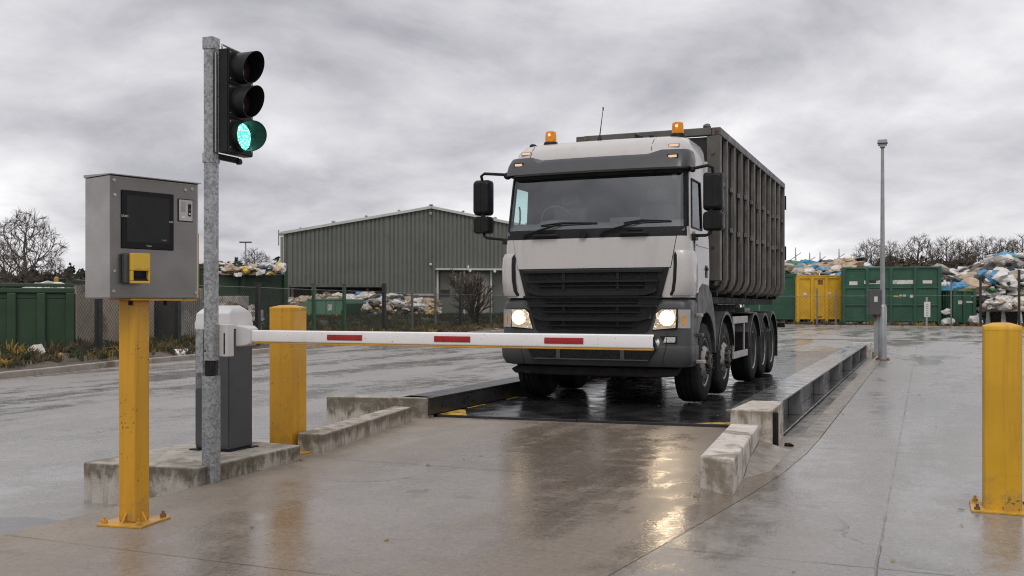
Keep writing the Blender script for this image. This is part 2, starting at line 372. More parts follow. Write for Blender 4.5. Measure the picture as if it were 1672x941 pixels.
M['bin_steel'] = mat('worn_container_steel', (.022, .0205, .0195), .5, .25, .25, 2, .15, 30, streak=(.03, .026, .023), streak_lo=.45, streak_hi=.7, streak_freq=5, dirt=(.15, .08, .04), dirt_scale=3, dirt_lo=.62, dirt_hi=.75)
M['bin_rib'] = mat('rubbed_rib_steel', (.175, .163, .148), .48, .3, .25, 3, .1, 30, streak=(.07, .055, .045), streak_lo=.5, streak_hi=.7, streak_freq=6, dirt=(.17, .08, .03), dirt_scale=6, dirt_lo=.62, dirt_hi=.72)
M['bin_rail'] = mat('brown_grey_top_rail', (.105, .098, .09), .5, .25, .18, 3, .1, 30, dirt=(.2, .11, .04), dirt_scale=4.5, dirt_lo=.64, dirt_hi=.7)
M['rust'] = mat('rusty_steel', (.16, .08, .04), .8, 0, .4, 8)
M['steel_beam'] = mat('wet_grey_beam_steel', (.27, .27, .275), .2, .75, .12, 2, .08, 25, dirt=(.2, .19, .18), dirt_scale=3.2, dirt_lo=.52, dirt_hi=.75)
M['web'] = mat('streaked_beam_web_paint', (.27, .268, .266), .36, .55, .2, 2, .08, 25, streak=(.16, .155, .15), streak_lo=.45, streak_hi=.65, dirt=(.12, .11, .10), dirt_scale=4, dirt_lo=.55, dirt_hi=.75)  # same base tone as the beam steel, with darker streaks and dirt
M['beam_dark'] = mat('dark_guide_rail_steel', (.035, .035, .037), .35, .3, .2, 2, dirt=(.07, .06, .05), dirt_scale=3)
M['pit'] = mat('pit_dirt', (.02, .018, .016), .9, 0, .3, 3, spec=.2)
M['asph'] = mat('soil', (.085, .068, .05), .95, 0, .4, 2, .9, 14, dirt=(.16, .13, .10), dirt_scale=5, dirt_lo=.58)
M['grass'] = mat('rough_grass_ground', (.045, .062, .028), .95, 0, .45, 1.2, .8, 12, dirt=(.14, .115, .075), dirt_scale=1.2, dirt_lo=.52, dirt_hi=.66)
M['leaf_g'] = mat('weed_leaf', (.042, .06, .026), .8, 0, .4, 3)
M['leaf_b'] = mat('withered_leaf', (.13, .095, .055), .85, 0, .4, 3)
M['leaf_y'] = mat('yellow_leaf', (.36, .23, .05), .8, 0, .3, 3)
M['leaf_d'] = mat('dark_evergreen_leaf', (.028, .034, .02), .85, 0, .35, 2)
M['leaf_br'] = mat('brown_thicket_twig', (.066, .05, .034), .9, 0, .4, 1)
M['bark'] = mat('grey_brown_bark', (.085, .07, .057), .9, 0, .3, 2)
M['twig'] = mat('thin_brown_twig', (.095, .076, .06), .9, 0, .2, 1)
M['clad'] = mat('green_grey_cladding', (.122, .128, .114), .55, .1, .07, .5, streak=(.08, .09, .075), streak_lo=.5, streak_hi=.8, streak_freq=1.2)
M['clad_trim'] = mat('pale_roof_trim', (.50, .49, .46), .5, 0, .1, 1)
M['roof'] = mat('grey_roof_sheet', (.22, .22, .21), .5, 0, .1, .5)
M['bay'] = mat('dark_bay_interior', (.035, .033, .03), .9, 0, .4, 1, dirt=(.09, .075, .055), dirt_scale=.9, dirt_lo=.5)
M['panel_wall'] = mat('tan_wall_panel', (.33, .28, .22), .85, 0, .12, 1, .3, 20, streak=(.2, .165, .125), streak_lo=.5, streak_hi=.75, streak_freq=1.6, dirt=(.16, .13, .1), dirt_scale=1.1, dirt_lo=.55)
M['green_bin'] = mat('green_container_paint', (.018, .082, .045), .45, 0, .18, 1.2, .1, 12, streak=(.03, .07, .03), streak_lo=.52, streak_hi=.75, streak_freq=2, dirt=(.12, .065, .03), dirt_scale=2.2, dirt_lo=.66, dirt_hi=.74, speck=(.5, .48, .44), speck_scale=4.5, speck_lo=.7)
M['green_bin_dark'] = mat('faded_dark_green_paint', (.026, .058, .028), .5, 0, .15, 1.2, .1, 12, streak=(.02, .045, .02), streak_lo=.5, streak_hi=.75, streak_freq=2.5)
M['green_pale'] = mat('pale_green_skip_paint', (.11, .23, .14), .5, 0, .15, 1, dirt=(.2, .2, .17), dirt_scale=1.5, dirt_lo=.62)
M['yellow_bin'] = mat('ochre_container_paint', (.60, .34, .012), .5, 0, .12, 1.2, .1, 12, streak=(.36, .2, .02), streak_lo=.5, streak_hi=.78, streak_freq=2.2, dirt=(.14, .07, .03), dirt_scale=2.4, dirt_lo=.64, dirt_hi=.74)
M['sticker'] = mat('white_sign_plate', (.6, .6, .58), .5, 0, .08, 2, speck=(.1, .09, .09), speck_scale=9, speck_lo=.5)
M['fence_black'] = mat('black_fence_post', (.018, .02, .02), .5)
M['fence_green'] = mat('green_fence_post', (.025, .09, .045), .5, 0, .2)
M['fence_grey'] = mat('grey_fence_steel', (.17, .17, .17), .5, .5, .15)
M['wire'] = mat('fence_wire', (.07, .075, .07), .5, .3)
M['tr_white'] = mat('white_plastic_bag', (.62, .60, .57), .45, 0, .12, 2)
M['tr_tan'] = mat('tan_cardboard_waste', (.42, .33, .23), .8, 0, .2, 2)
M['tr_grey'] = mat('grey_waste', (.30, .28, .26), .7, 0, .3, 2)
M['tr_blue'] = mat('blue_waste_sack', (.07, .25, .42), .5, 0, .25, 2)
M['tr_black'] = mat('black_bin_liner', (.018, .018, .02), .35, 0, .3, 2)
M['tr_yellow'] = mat('yellow_waste', (.55, .36, .05), .6, 0, .2, 2)
M['tr_green'] = mat('green_waste', (.06, .16, .08), .6, 0, .2, 2)
M['tr_brown'] = mat('brown_waste', (.16, .115, .075), .85, 0, .3, 2)
TR = [M[k] for k in ('tr_white', 'tr_tan', 'tr_grey', 'tr_blue', 'tr_black', 'tr_yellow', 'tr_green', 'tr_brown')]
M['lamp_grey'] = mat('lamp_post_galvanised', (.33, .34, .35), .45, .55, .12, 3)
M['box_grey'] = mat('dark_grey_box', (.075, .073, .072), .5, 0, .08, 2)
M['pylon'] = mat('pale_far_steel', (.42, .42, .43), .7)

def galv_mat():
    m, nt, out = new_mat('galvanised_steel')
    b = N(nt, 'ShaderNodeBsdfPrincipled'); v = coords(nt)
    vo = N(nt, 'ShaderNodeTexVoronoi'); vo.inputs['Scale'].default_value = 62; L(nt, v, vo.inputs['Vector'])
    sp = N(nt, 'ShaderNodeSeparateColor'); L(nt, vo.outputs['Color'], sp.inputs[0])
    n1 = noise_n(nt, v, 9, 6, .6)
    k = math_n(nt, 'ADD', math_n(nt, 'MULTIPLY', sp.outputs[0], .45), math_n(nt, 'MULTIPLY', n1, .6))
    c = mixc(nt, smooth(nt, k, .2, .8), (.20, .21, .215), (.40, .41, .42))
    c = mixc(nt, smooth(nt, noise_n(nt, v, 3.5, 7, .65), .6, .75, 0, .6), c, (.34, .31, .28))
    L(nt, c, b.inputs['Base Color']); b.inputs['Metallic'].default_value = .55
    L(nt, smooth(nt, k, .2, .8, .5, .34), b.inputs['Roughness'])
    bn = N(nt, 'ShaderNodeBump'); bn.inputs['Strength'].default_value = .1; bn.inputs['Distance'].default_value = .004
    L(nt, n1, bn.inputs['Height']); L(nt, bn.outputs[0], b.inputs['Normal'])
    L(nt, b.outputs[0], out.inputs[0]); return m
M['galv'] = galv_mat()
def brushed_mat(k=1., nm='brushed_stainless'):
    m, nt, out = new_mat(nm)
    b = N(nt, 'ShaderNodeBsdfPrincipled')
    v = coords(nt, (1.5, 1.5, 130)); n1 = noise_n(nt, v, 1.2, 3); v2 = coords(nt); n2 = noise_n(nt, v2, 4, 6, .6)
    c = mixc(nt, n1, (.37 * k, .35 * k, .33 * k), (.43 * k, .41 * k, .39 * k)); c = mixc(nt, smooth(nt, noise_n(nt, v2, 1.7, 4, .5), .42, .66, 0, .6), c, (.26 * k, .245 * k, .23 * k))
    L(nt, c, b.inputs['Base Color']); b.inputs['Metallic'].default_value = .9
    L(nt, smooth(nt, n2, .3, .7, .28, .42), b.inputs['Roughness'])
    bn = N(nt, 'ShaderNodeBump'); bn.inputs['Strength'].default_value = .05; bn.inputs['Distance'].default_value = .002
    L(nt, n1, bn.inputs['Height']); L(nt, bn.outputs[0], b.inputs['Normal'])
    L(nt, b.outputs[0], out.inputs[0]); return m
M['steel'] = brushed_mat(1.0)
M['steel_front'] = brushed_mat(.54, 'front_shaded_stainless')  # same stainless, darkened in colour to stand for dim reflections on the front

# ------------------------------------------------------------------ world and sun
def build_world():
    w = bpy.data.worlds.new('World'); SC.world = w; w.use_nodes = True
    nt = w.node_tree; nt.nodes.clear()
    out = nt.nodes.new('ShaderNodeOutputWorld'); bg = nt.nodes.new('ShaderNodeBackground'); bg.inputs[1].default_value = .1
    sky = nt.nodes.new('ShaderNodeTexSky'); sky.sky_type = 'NISHITA'; sky.sun_disc = False
    sky.sun_elevation = R(52); sky.sun_rotation = R(SUN_ROT); sky.dust_density = 2.
    tc = nt.nodes.new('ShaderNodeTexCoord'); sp = nt.nodes.new('ShaderNodeSeparateXYZ'); nt.links.new(tc.outputs['Generated'], sp.inputs[0])
    zc = math_n(nt, 'MAXIMUM', sp.outputs[2], 0.0)
    den = math_n(nt, 'ADD', zc, .30)
    cx = math_n(nt, 'DIVIDE', sp.outputs[0], den); cy = math_n(nt, 'DIVIDE', sp.outputs[1], den)
    cb = nt.nodes.new('ShaderNodeCombineXYZ'); nt.links.new(cx, cb.inputs[0]); nt.links.new(cy, cb.inputs[1])
    mp = nt.nodes.new('ShaderNodeMapping'); mp.inputs['Rotation'].default_value = (0, 0, R(-30)); mp.inputs['Scale'].default_value = (1.0, 1.0, 1); mp.inputs['Location'].default_value = CLOUD_LOC
    nt.links.new(cb.outputs[0], mp.inputs[0])
    big = noise_n(nt, mp.outputs[0], .78, 4, .5, .25)
    med = noise_n(nt, mp.outputs[0], 1.9, 7, .52, .4)
    fin = noise_n(nt, mp.outputs[0], 8., 9, .62, .2)
    k = math_n(nt, 'ADD', math_n(nt, 'MULTIPLY', big, .52), math_n(nt, 'ADD', math_n(nt, 'MULTIPLY', med, .39), math_n(nt, 'MULTIPLY', fin, .09)))
    el = smooth(nt, sp.outputs[2], .03, .27, .035, -.06)
    el2 = smooth(nt, sp.outputs[2], .32, .6, 0, .10)
    k = math_n(nt, 'ADD', k, math_n(nt, 'ADD', el, el2))
    ramp = nt.nodes.new('ShaderNodeValToRGB'); cr = ramp.color_ramp
    cr.elements[0].position = .37; cr.elements[0].color = (3.3, 3.24, 3.62, 1)
    cr.elements[1].position = .60; cr.elements[1].color = (9.3, 9.2, 9.35, 1)
    e = cr.elements.new(.44); e.color = (5.0, 4.93, 5.27, 1)
    e = cr.elements.new(.52); e.color = (7.05, 6.95, 7.2, 1)
    nt.links.new(k, ramp.inputs[0])
    c = mixc(nt, .97, sky.outputs[0], ramp.outputs[0])
    nt.links.new(c, bg.inputs[0]); nt.links.new(bg.outputs[0], out.inputs[0])
SUN_ROT = 160.; CLOUD_LOC = (2.3, 5.1, 0)
build_world()
sun = bpy.data.lights.new('sun', 'SUN'); sun.energy = 1.0; sun.angle = R(25); sun.color = (1, .95, .88)
so = bpy.data.objects.new('sun', sun); COL.objects.link(so)
# light comes from behind the camera, to its right
az, elv = R(-38), R(52)
d = Vector((math.sin(R(20)) * math.cos(elv), -math.cos(R(20)) * math.cos(elv), math.sin(elv)))
so.rotation_euler = d.to_track_quat('Z', 'Y').to_euler()

# ------------------------------------------------------------------ ground
def sheet(name, poly, z, m, kind='structure', thick=0.):
    b = MB()
    if thick: b.prism(poly, 'xy', z - thick, z)
    else: b.add([(x, y, z) for x, y in poly], [tuple(range(len(poly)))])
    o = b.build(name, m)
    return tag(o, kind=kind)
sheet('yard_ground', [(-1500, -400), (1500, -400), (1500, 2500), (-1500, 2500)], YARD, M['yard'])
g = .003
sheet('lane', [(-4.83, -14), (-2.6, -14), (-1.75 - g, 1), (-1.40 - g, 4.57), (-1.24 - g, 5.8), (-1.10 - g, 6.95), (-1.01 - g, 7.9), (-.955 - g, 9.), (-.94 - g, 10.1), (-1.88, 10.1), (-1.88, 10.6), (-5.29, 10.3), (-5.55, 10.12), (-5.55, 6.99), (-4.83, 6.99)], 0, M['lane'], thick=.4)
sheet('apron', [(-2.6 + g, -14), (70, -14), (70, 40), (-9, 40), (-9, 29.6), (-1.16, 29.6), (-.94 + g, 29.3), (-.94 + g, 10.1), (-.955 + g, 9.), (-1.01 + g, 7.9), (-1.10 + g, 6.95), (-1.24 + g, 5.8), (-1.40 + g, 4.57), (-1.75 + g, 1)], 0, M['apron'], thick=.4)
b = MB(); b.add([(-9, 40.012, 0), (70, 40.012, 0), (70, 46, YARD + .002), (-9, 46, YARD + .002)], [(0, 1, 2, 3)]); tag(b.build('apron_ramp', M['apron']), kind='structure')
b = MB()
for i in range(8):
    y0 = 10.12 + i * 2.4; b.box(-1.15, -.947, y0, y0 + 2.39, -.4, -.002 if i % 2 else .0)
tag(b.build('pit_edge_paving', M['kerb_brown'], bevel=.012), kind='structure')
b = MB(); b.add([(-1.9, 10.12, -.33), (-1.15, 10.12, -.33), (-1.15, 29.5, -.33), (-1.9, 29.5, -.33)], [(0, 1, 2, 3)]); tag(b.build('pit_floor', M['pit']), kind='structure')
M['water'] = mat('puddle_water', (.075, .066, .056), .08, 0, .3, 2.5, .25, 9, rough_var=.05)
pp = []
for i in range(40):
    a = 2 * PI * i / 40; r_ = 1 + .28 * mnoise.noise((math.cos(a) * 1.3, math.sin(a) * 1.3, 4.)); r_ += .16 * mnoise.noise((math.cos(a) * 4, math.sin(a) * 4, 1.)); pp.append((-5.62 + .95 * r_ * math.cos(a), 4.42 + .62 * r_ * math.sin(a)))
sheet('puddle', [(min(x, -4.86), y) for x, y in pp], YARD + .004, M['water'])
# stain rim line at the far end of the apron
b = MB(); b.box(-8.9, 3.0, 39.85, 39.99, -.01, .012); tag(b.build('apron_edge_strip', M['leaf_b']), kind='structure')

# ------------------------------------------------------------------ weighbridge
wb = thing('weighbridge', 'long vehicle weighbridge with black wet steel deck under the truck', 'weighbridge', (-3.6, 10.3, 0))
def WB(x, y, z): return (x + 3.6, y - 10.3, z)
b = MB()
for i in range(6):
    for j in range(2):
        x0, x1 = (-1.66, .01) if j == 0 else (.016, 1.73)
        y0, y1 = i * 3.1, i * 3.1 + 3.094
        fy = [.0 + (x + 1.69) * .09 if i == 0 else y0 for x in (x0, x1)]
        b.add([(x0, fy[0], .03), (x1, fy[1], .03), (x1, y1, .03), (x0, y1, .03), (x0, fy[0], -.1), (x1, fy[1], -.1), (x1, y1, -.1), (x0, y1, -.1)],
              [(0, 1, 2, 3), (7, 6, 5, 4), (0, 4, 5, 1), (1, 5, 6, 2), (2, 6, 7, 3), (3, 7, 4, 0)])
b.build('deck', M['deck'], wb, bevel=.004, seg=1)
def ibeam(name, x0, x1, inner, parent, m, y0, y1, flip):
    b = MB(); top, bot = .237, -.14
    segs = 6; ln = (y1 - y0) / segs
    for i in range(segs):
        a = y0 + i * ln; c = a + ln - .012
        b.box(x0, x1, a, c, top - .022, top)                       # top plate
        b.box(x0 + .09, x1 - .17, a, c, bot + .02, top - .024, 1)     # web box
        b.box(x0 + .05, x1 + .02, a, c, bot, bot + .018)           # bottom flange
        for f in (0., .97):                                         # stiffeners
            s = a + f * ln + .02
            if flip: b.box(x1 - .168, x1 - .012, s, s + .022, bot + .02, top - .024, 1)
    return b.build(name, [m, M['web']], parent, bevel=.003, seg=1)
rr = ibeam('side_beam', 1.72 - .0, 2.13, 0, wb, M['steel_beam'], -.1, 19.0, True)
b = MB(); b.box(-2.05, -1.682, -.15, 19, .215, .237); b.box(-1.71, -1.684, -.15, .55, .031, .214); b.box(-1.708, -1.688, .556, 19, .031, .214); b.box(-2.0, -1.75, -.1, 19, -.17, .213)
lr = b.build('side_beam', M['beam_dark'], wb, bevel=.004, seg=1); lr['label'] = 'dark raised guide rail'
b = MB()
for (y, z, r) in ((.18, .12, .02), (.8, .11, .018), (.9, .16, .016), (1.05, .10, .014)): b = MB(); b.lathe([(r, 0), (r, .004), (.0005, .0045)], (-1.6835, y, z), 'x', 10); b.build('bolt', M['black'], lr)
mk = [[(-1.66, .03), (-1.3, .05), (-1.58, .6), (-1.66, .6)], [(1.3, .30), (1.7, .33), (1.7, .62)]]
for i in range(14):
    y = .8 + i * 1.25; y1 = y + rng.uniform(.3, 1.); mk.append([(-1.66, y), (-1.62, y), (-1.62, y1), (-1.66, y1)])
for i in range(6):
    y = 3 + i * 2.1; y1 = y + rng.uniform(.2, .7); mk.append([(1.66, y), (1.70, y), (1.70, y1), (1.66, y1)])
for p in mk:
    b = MB(); b.add([(x, y, .0315) for x, y in p], [tuple(range(len(p)))]); b.build('edge_marking', M['yellow_line'], wb)
b = MB()
for i in range(8): b = MB(); b.box(1.80, 1.98, .6 + i * 2.5, .8 + i * 2.5, -.33, -.141); b.build('bearing_foot', M['under'], wb)

# ------------------------------------------------------------------ concrete blocks and island
def block(name, label, pts, z0, z1, m, loc, bev=.018):
    t = MB(); t.prism([(x - loc[0], y - loc[1]) for x, y in pts], 'xy', z0 - loc[2], z1 - loc[2])
    # finer faces for uneven edges
    o = t.build(name, m, None, bevel=bev, seg=3); o.location = loc
    return tag(o, label, 'concrete block' if 'island' not in name else 'island')
block('concrete_island', 'moss-streaked concrete island carrying the grey barrier cabinet', [(-5.82, 5.57), (-4.84, 5.69), (-4.84, 6.965), (-5.26, 7.0), (-5.82, 7.0)], YARD - .1, .13, M['conc'], (-5.3, 6.3, YARD))
block('concrete_block', 'low angled concrete kerb beam right of the yellow bollard behind the island', [(-5.17, 7.38), (-4.91, 7.41), (-5.33, 9.8), (-5.55, 9.8)], -.15, .165, M['conc_mid'], (-5.2, 8.6, 0))
block('concrete_block', 'dark-stained concrete end wall against the left guide rail of the weighbridge', [(-6.50, 9.86), (-5.30, 10.14), (-5.30, 10.3), (-5.65, 10.36), (-6.5, 10.1)], YARD - .1, .237, M['conc'], (-5.9, 10.1, YARD))
block('concrete_block', 'low pale concrete block in front of the taller pale block', [(-1.475, 7.0), (-1.21, 6.8), (-1.365, 9.0), (-1.62, 9.0)], -.1, .237, M['conc_white'], (-1.4, 7.9, 0))
block('concrete_block', 'tall pale concrete block at the near end of the steel side beam', [(-1.66, 9.2), (-1.285, 9.2), (-1.30, 10.17), (-1.62, 10.17)], -.35, .345, M['conc_tall'], (-1.45, 9.7, 0))
block('concrete_block', 'small square concrete block at the far end of the steel side beam', [(-1.85, 29.32), (-1.35, 29.32), (-1.35, 29.6), (-1.85, 29.6)], -.35, .27, M['conc_white'], (-1.6, 29.4, 0))
b = MB(); b.add([(-1.25, 7.5, .001), (-1.12, 7.9, .001), (-1.10, 9.15, .001), (-1.28, 9.15, .001), (-1.30, 8.1, .07), (-1.345, 8.97, .10)], [(0, 1, 4), (1, 2, 5, 4), (2, 3, 5), (0, 4, 5, 3), (0, 3, 2, 1)])
tag(b.build('mortar_fillet', M['kerb_brown']), 'sloped mortar fillet at the foot of the low pale block', 'mortar')
b = MB(); b.box(-1.283, -1.262, 9.30, 9.42, -.05, .32); b.box(-1.262, -1.235, 9.30, 9.315, -.05, .32); o = b.build('steel_bracket', M['under'], bevel=.003); tag(o, 'dark steel angle bolted to the side of the tall pale block', 'bracket')
b = MB(); b.lump((-1.16, 9.42, .01), .035, sub=2, jit=.3); o = b.build('lifting_shackle', M['black']); tag(o, 'small dark metal shackle lying at the foot of the tall pale block', 'shackle')

# ------------------------------------------------------------------ bollards
def bollard(name, label, x, y, z, h, s, m, foot=False):
    t = thing(name, label, 'bollard', (x, y, z), 0, 'yellow square bollards')
    a = s / 2; c = s * .045
    def ring(k, zz): return [(k * (a - c), -k * a, zz), (k * a, -k * (a - c), zz), (k * a, k * (a - c), zz), (k * (a - c), k * a, zz), (-k * (a - c), k * a, zz), (-k * a, k * (a - c), zz), (-k * a, -k * (a - c), zz), (-k * (a - c), -k * a, zz)]
    b = MB(); b.loft([ring(1, .014), ring(1, h - .03)], closed=True)
    b.build('post', m, t, smooth_angle=30)
    b = MB(); rows = [ring(1.012, h - .03), ring(1.012, h - .004), ring(.97, h), ring(.45, h + .018), ring(.1, h + .02)]; b.loft(rows, closed=True); b.add(rows[-1], [tuple(range(8))]); b.add(rows[0], [tuple(range(8))])
    b.build('cap', m, t, smooth_angle=50)
    b = MB(); p = a + .075
    if foot: b.prism([(-p, -p), (p + .13, -p - .05), (p + .13, -p + .09), (p, -p + .1), (p, p), (-p, p)], 'xy', 0, .014)
    else: b.box(-p, p, -p, p, 0, .014)
    b.build('base_plate', m, t, bevel=.003)
    for sx in (-1, 1):
        for sy in (-1, 1):
            b = MB(); b.lathe([(.018, .014), (.018, .03), (.009, .03), (.009, .05), (.0005, .051)], (sx * (p - .035), sy * (p - .035), 0), 'z', 6); b.build('bolt', M['rust'] if sx * sy > 0 else m, t)
    return t
bollard('bollard', 'yellow bollard with rust-chipped foot standing alone on the right apron', .46, 7.03, 0, 1.175, .218, M['yellow_dirty'])
bollard('bollard', 'yellow bollard crossed by the white barrier arm beside the grey cabinet', -5.33, 7.47, 0, 1.29, .243, M['yellow'], True)

# ------------------------------------------------------------------ payment terminal
T1 = R(-16)
pt = thing('payment_terminal', 'stainless steel weighbridge terminal with dark screen on a yellow post', 'terminal', (-4.38, 4.585, 0), 0)
b = MB(); s = .062; b.box(-s, s, -s, s, .014, 1.335); b.build('post', M['yellow'], pt, bevel=.008)
b = MB(); b.box(-.15, .15, -.15, .15, 0, .014); b.build('base_plate', M['yellow'], pt, bevel=.003, rot=(0, 0, R(8)))
for sx in (-1, 1):
    for sy in (-1, 1):
        b = MB(); b.lathe([(.02, .014), (.02, .034), (.01, .034), (.01, .052), (.0005, .053)], (sx * .118, sy * .118, 0), 'z', 6); b.build('bolt', M['yellow'] if sx < 0 or sy < 0 else M['rust'], pt, rot=(0, 0, R(8)))
for sg_, pl_ in ((-1, 'xz'), (-1, 'yz'), (1, 'xz')): b = MB(); b.prism([(sg_ * .062, .014), (sg_ * .1, .014), (sg_ * .062, .07)], pl_, -.006, .006); b.build('gusset', M['yellow'], pt)
cab = MB(); cab.box(-.137, .140, -.235, .35, 1.345, 2.055)
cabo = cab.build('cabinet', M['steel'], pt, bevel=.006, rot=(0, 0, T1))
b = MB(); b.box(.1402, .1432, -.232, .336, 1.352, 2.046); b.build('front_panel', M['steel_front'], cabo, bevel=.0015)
b = MB(); b.prism([(-.145, 2.056), (.158, 2.056), (.158, 2.062), (-.145, 2.074)], 'xz', -.239, .358); b.build('rain_lid', M['steel'], cabo, bevel=.001)
b = MB(); b.box(-.11, .135, -.1, .345, 1.333, 1.344); b.box(.10, .139, .3505, .3535, 1.345, 1.75); b.build('mounting_plate', M['yellow'], cabo, bevel=.002)
# screen: columns from -.235+..., measured on the panel
def PY(fr): return -.235 + .585 * fr
scr = MB(); scr.box(.1434, .152, -.166, .172, 1.635, 1.975); scro = scr.build('screen_bezel', M['black_gloss'], cabo, bevel=.004)
b = MB(); b.box(.1522, .1528, -.134, .140, 1.675, 1.945); b.build('screen', M['screen'], scro)
FX = (R(90), 0, R(90))
text('STAO', .017, M['sticker'], scro, (.1531, -.148, 1.822), FX); text('0:00', .015, M['sticker'], scro, (.1531, .152, 1.806), FX); text('Touch', .013, M['sticker'], scro, (.1531, .005, 1.656), FX); text('ready', .014, M['tr_grey'], scro, (.1531, .105, 1.695), FX)
b = MB(); b.box(.1434, .1475, .202, .308, 1.815, 1.955); rd = b.build('card_reader', M['black'], cabo, bevel=.006)
b = MB(); b.box(.1477, .1495, .208, .302, 1.821, 1.949); b.build('reader_plate', M['alu'], rd, bevel=.003)
b = MB(); b.box(.1497, .1510, .222, .252, 1.875, 1.935, 0); b.box(.1497, .1505, .226, .248, 1.836, 1.85, 1); b.box(.1497, .1512, .270, .290, 1.85, 1.925, 2); b.box(.1513, .1518, .273, .287, 1.885, 1.897, 3); b.lathe([(.006, 0), (.006, .001), (.0003, .0012)], (.1513, .280, 1.865), 'x', 12, 1)
b.build('reader_display', [M['tr_grey'], M['sticker'], M['black'], M['fence_green']], rd)
# ticket slot
b = MB(); b.box(.1434, .185, -.165, -.03, 1.43, 1.605); tk = b.build('ticket_housing', M['anthra'], cabo, bevel=.008)
b = MB()
pr = [(.150, 1.598), (.207, 1.598), (.207, 1.512), (.207, 1.5), (.172, 1.5), (.164, 1.447), (.207, 1.447), (.207, 1.433), (.155, 1.433)]
b.box(.186, .214, -.14, -.022, 1.505, 1.607); b.box(.186, .214, -.14, -.022, 1.430, 1.446); b.box(.186, .214, -.14, -.127, 1.446, 1.505); b.box(.186, .214, -.033, -.022, 1.446, 1.505)
b.build('ticket_cover', M['ticket'], tk, bevel=.004)
b = MB(); b.box(.1855, .1875, -.127, -.033, 1.446, 1.505); b.prism([(.188, 1.447), (.210, 1.447), (.188, 1.472)], 'xz', -.126, -.034); b.build('ticket_slot', M['black'], tk)
b = MB()
for i in range(7): b.box(.2141, .2146, -.118 + i * .013, -.110 + i * .013 + (i % 3) * .001, 1.512, 1.516 + (i * 7 % 4) * .0025)
b.build('embossed_lettering', M['yellow_line'], tk)
for (y, z) in ((-.205, 1.94), (-.212, 1.385), (.328, 1.38), (.300, 2.02), (-.205, 1.50), (-.21, 2.025), (.255, 2.01)):
    b = MB(); b.lathe([(.0105, .1433), (.0105, .147), (.006, .149), (.0004, .149)], (0, y, z), 'x', 12); b.build('screw', M['alu'], cabo, smooth_angle=40)
b = MB()
for y in (-.06, .17): b.lathe([(.012, 1.305), (.012, 1.333)], (.06, y, 0), 'z', 8)
b.build('nut', M['black'], cabo)

# ------------------------------------------------------------------ traffic light
tl = thing('traffic_light', 'traffic light showing green on a galvanised square pole', 'traffic light', (-4.85, 5.845, 0), 0)
def octo(a, c, z): return [(a - c, -a, z), (a, -(a - c), z), (a, a - c, z), (a - c, a, z), (-(a - c), a, z), (-a, a - c, z), (-a, -(a - c), z), (-(a - c), -a, z)]
def opost(z0, z1, a, c, name, m, parent, **k):
    b = MB(); r0, r1 = octo(a, c, z0), octo(a, c, z1); b.loft([r0, r1], closed=True); b.add(r0, [tuple(range(8))]); b.add(r1, [tuple(range(8))]); return b.build(name, m, parent, **k)
opost(.90, 3.245, .042, .010, 'pole', M['galv'], tl, bevel=.002)
opost(3.19, 3.275, .047, .006, 'pole_cap', M['galv'], tl, bevel=.003)
opost(-.02, .785, .056, .020, 'pole_sleeve', M['galv'], tl, bevel=.003)
b = MB(); b.box(-.018, .018, -.036, .03, .786, .899); b.box(-.034, -.022, -.03, .034, .786, .899); b.lathe([(.012, 0), (.012, .05), (.006, .06)], (.03, -.03, .83), 'z', 8); b.build('clamp', M['black'], tl, bevel=.002)
b = MB(); b.box(-.078, .108, .044, .125, .925, 1.165); jb = b.build('junction_box', M['white_plastic'], tl, bevel=.006)
b = MB(); b.box(.078, .090, .0415, .0435, .945, 1.10); b.lathe([(.008, 0), (.008, .012)], (-.02, -.045, .97), 'y', 8); b.lathe([(.010, 0), (.010, .012)], (-.05, .03, .99), 'y', 8); b.build('latch', M['black'], jb, bevel=.002)
b = MB(); b.box(-.13, -.122, -.02, .16, .68, 1.13); b.box(-.13, -.055, .152, .16, .68, 1.13); b.box(-.13, -.06, -.02, -.012, .80, 1.13); b.prism([(-.13, .69), (-.06, .69), (-.03, .56), (-.06, .56)], 'xz', .05, .058); b.build('cable_tray', M['galv'], tl, bevel=.004)
# signal head facing the lane (+x)
hx = .16
head = MB(); head.box(hx - .085, hx - .003, -.022, .285, 2.405, 3.2)
for i in range(3):
    z0 = 2.41 + i * .263
    head.box(hx - .002, hx + .006, -.018, .281, z0, z0 + .258)
ho = head.build('signal_head', M['hood'], tl, bevel=.010); ho.scale = (.955,) * 3; ho.location = (hx * .045, .131 * .045, 2.86 * .045)
b = MB(); b.box(hx - .10, hx - .09, -.045, -.030, 2.41, 3.17); b.build('backing_strip', M['alu'], ho)
b = MB(); b.tube([(hx - .06, -.01, 3.2), (hx - .06, -.01, 3.235), (hx - .05, .05, 3.225), (hx - .02, .16, 3.205)], .008, 8); b.build('lifting_bar', M['galv'], ho, smooth_angle=60)
b = MB(); b.beam((.035, .03, 2.405), (.10, .18, 2.39), .04, .04); b.lathe([(.022, 0), (.022, .035)], (.10, .17, 2.38), 'x', 12); b.build('bracket', M['black'], tl, bevel=.004); opost(2.355, 2.425, .048, .008, 'pole_band', M['galv'], tl, bevel=.002)
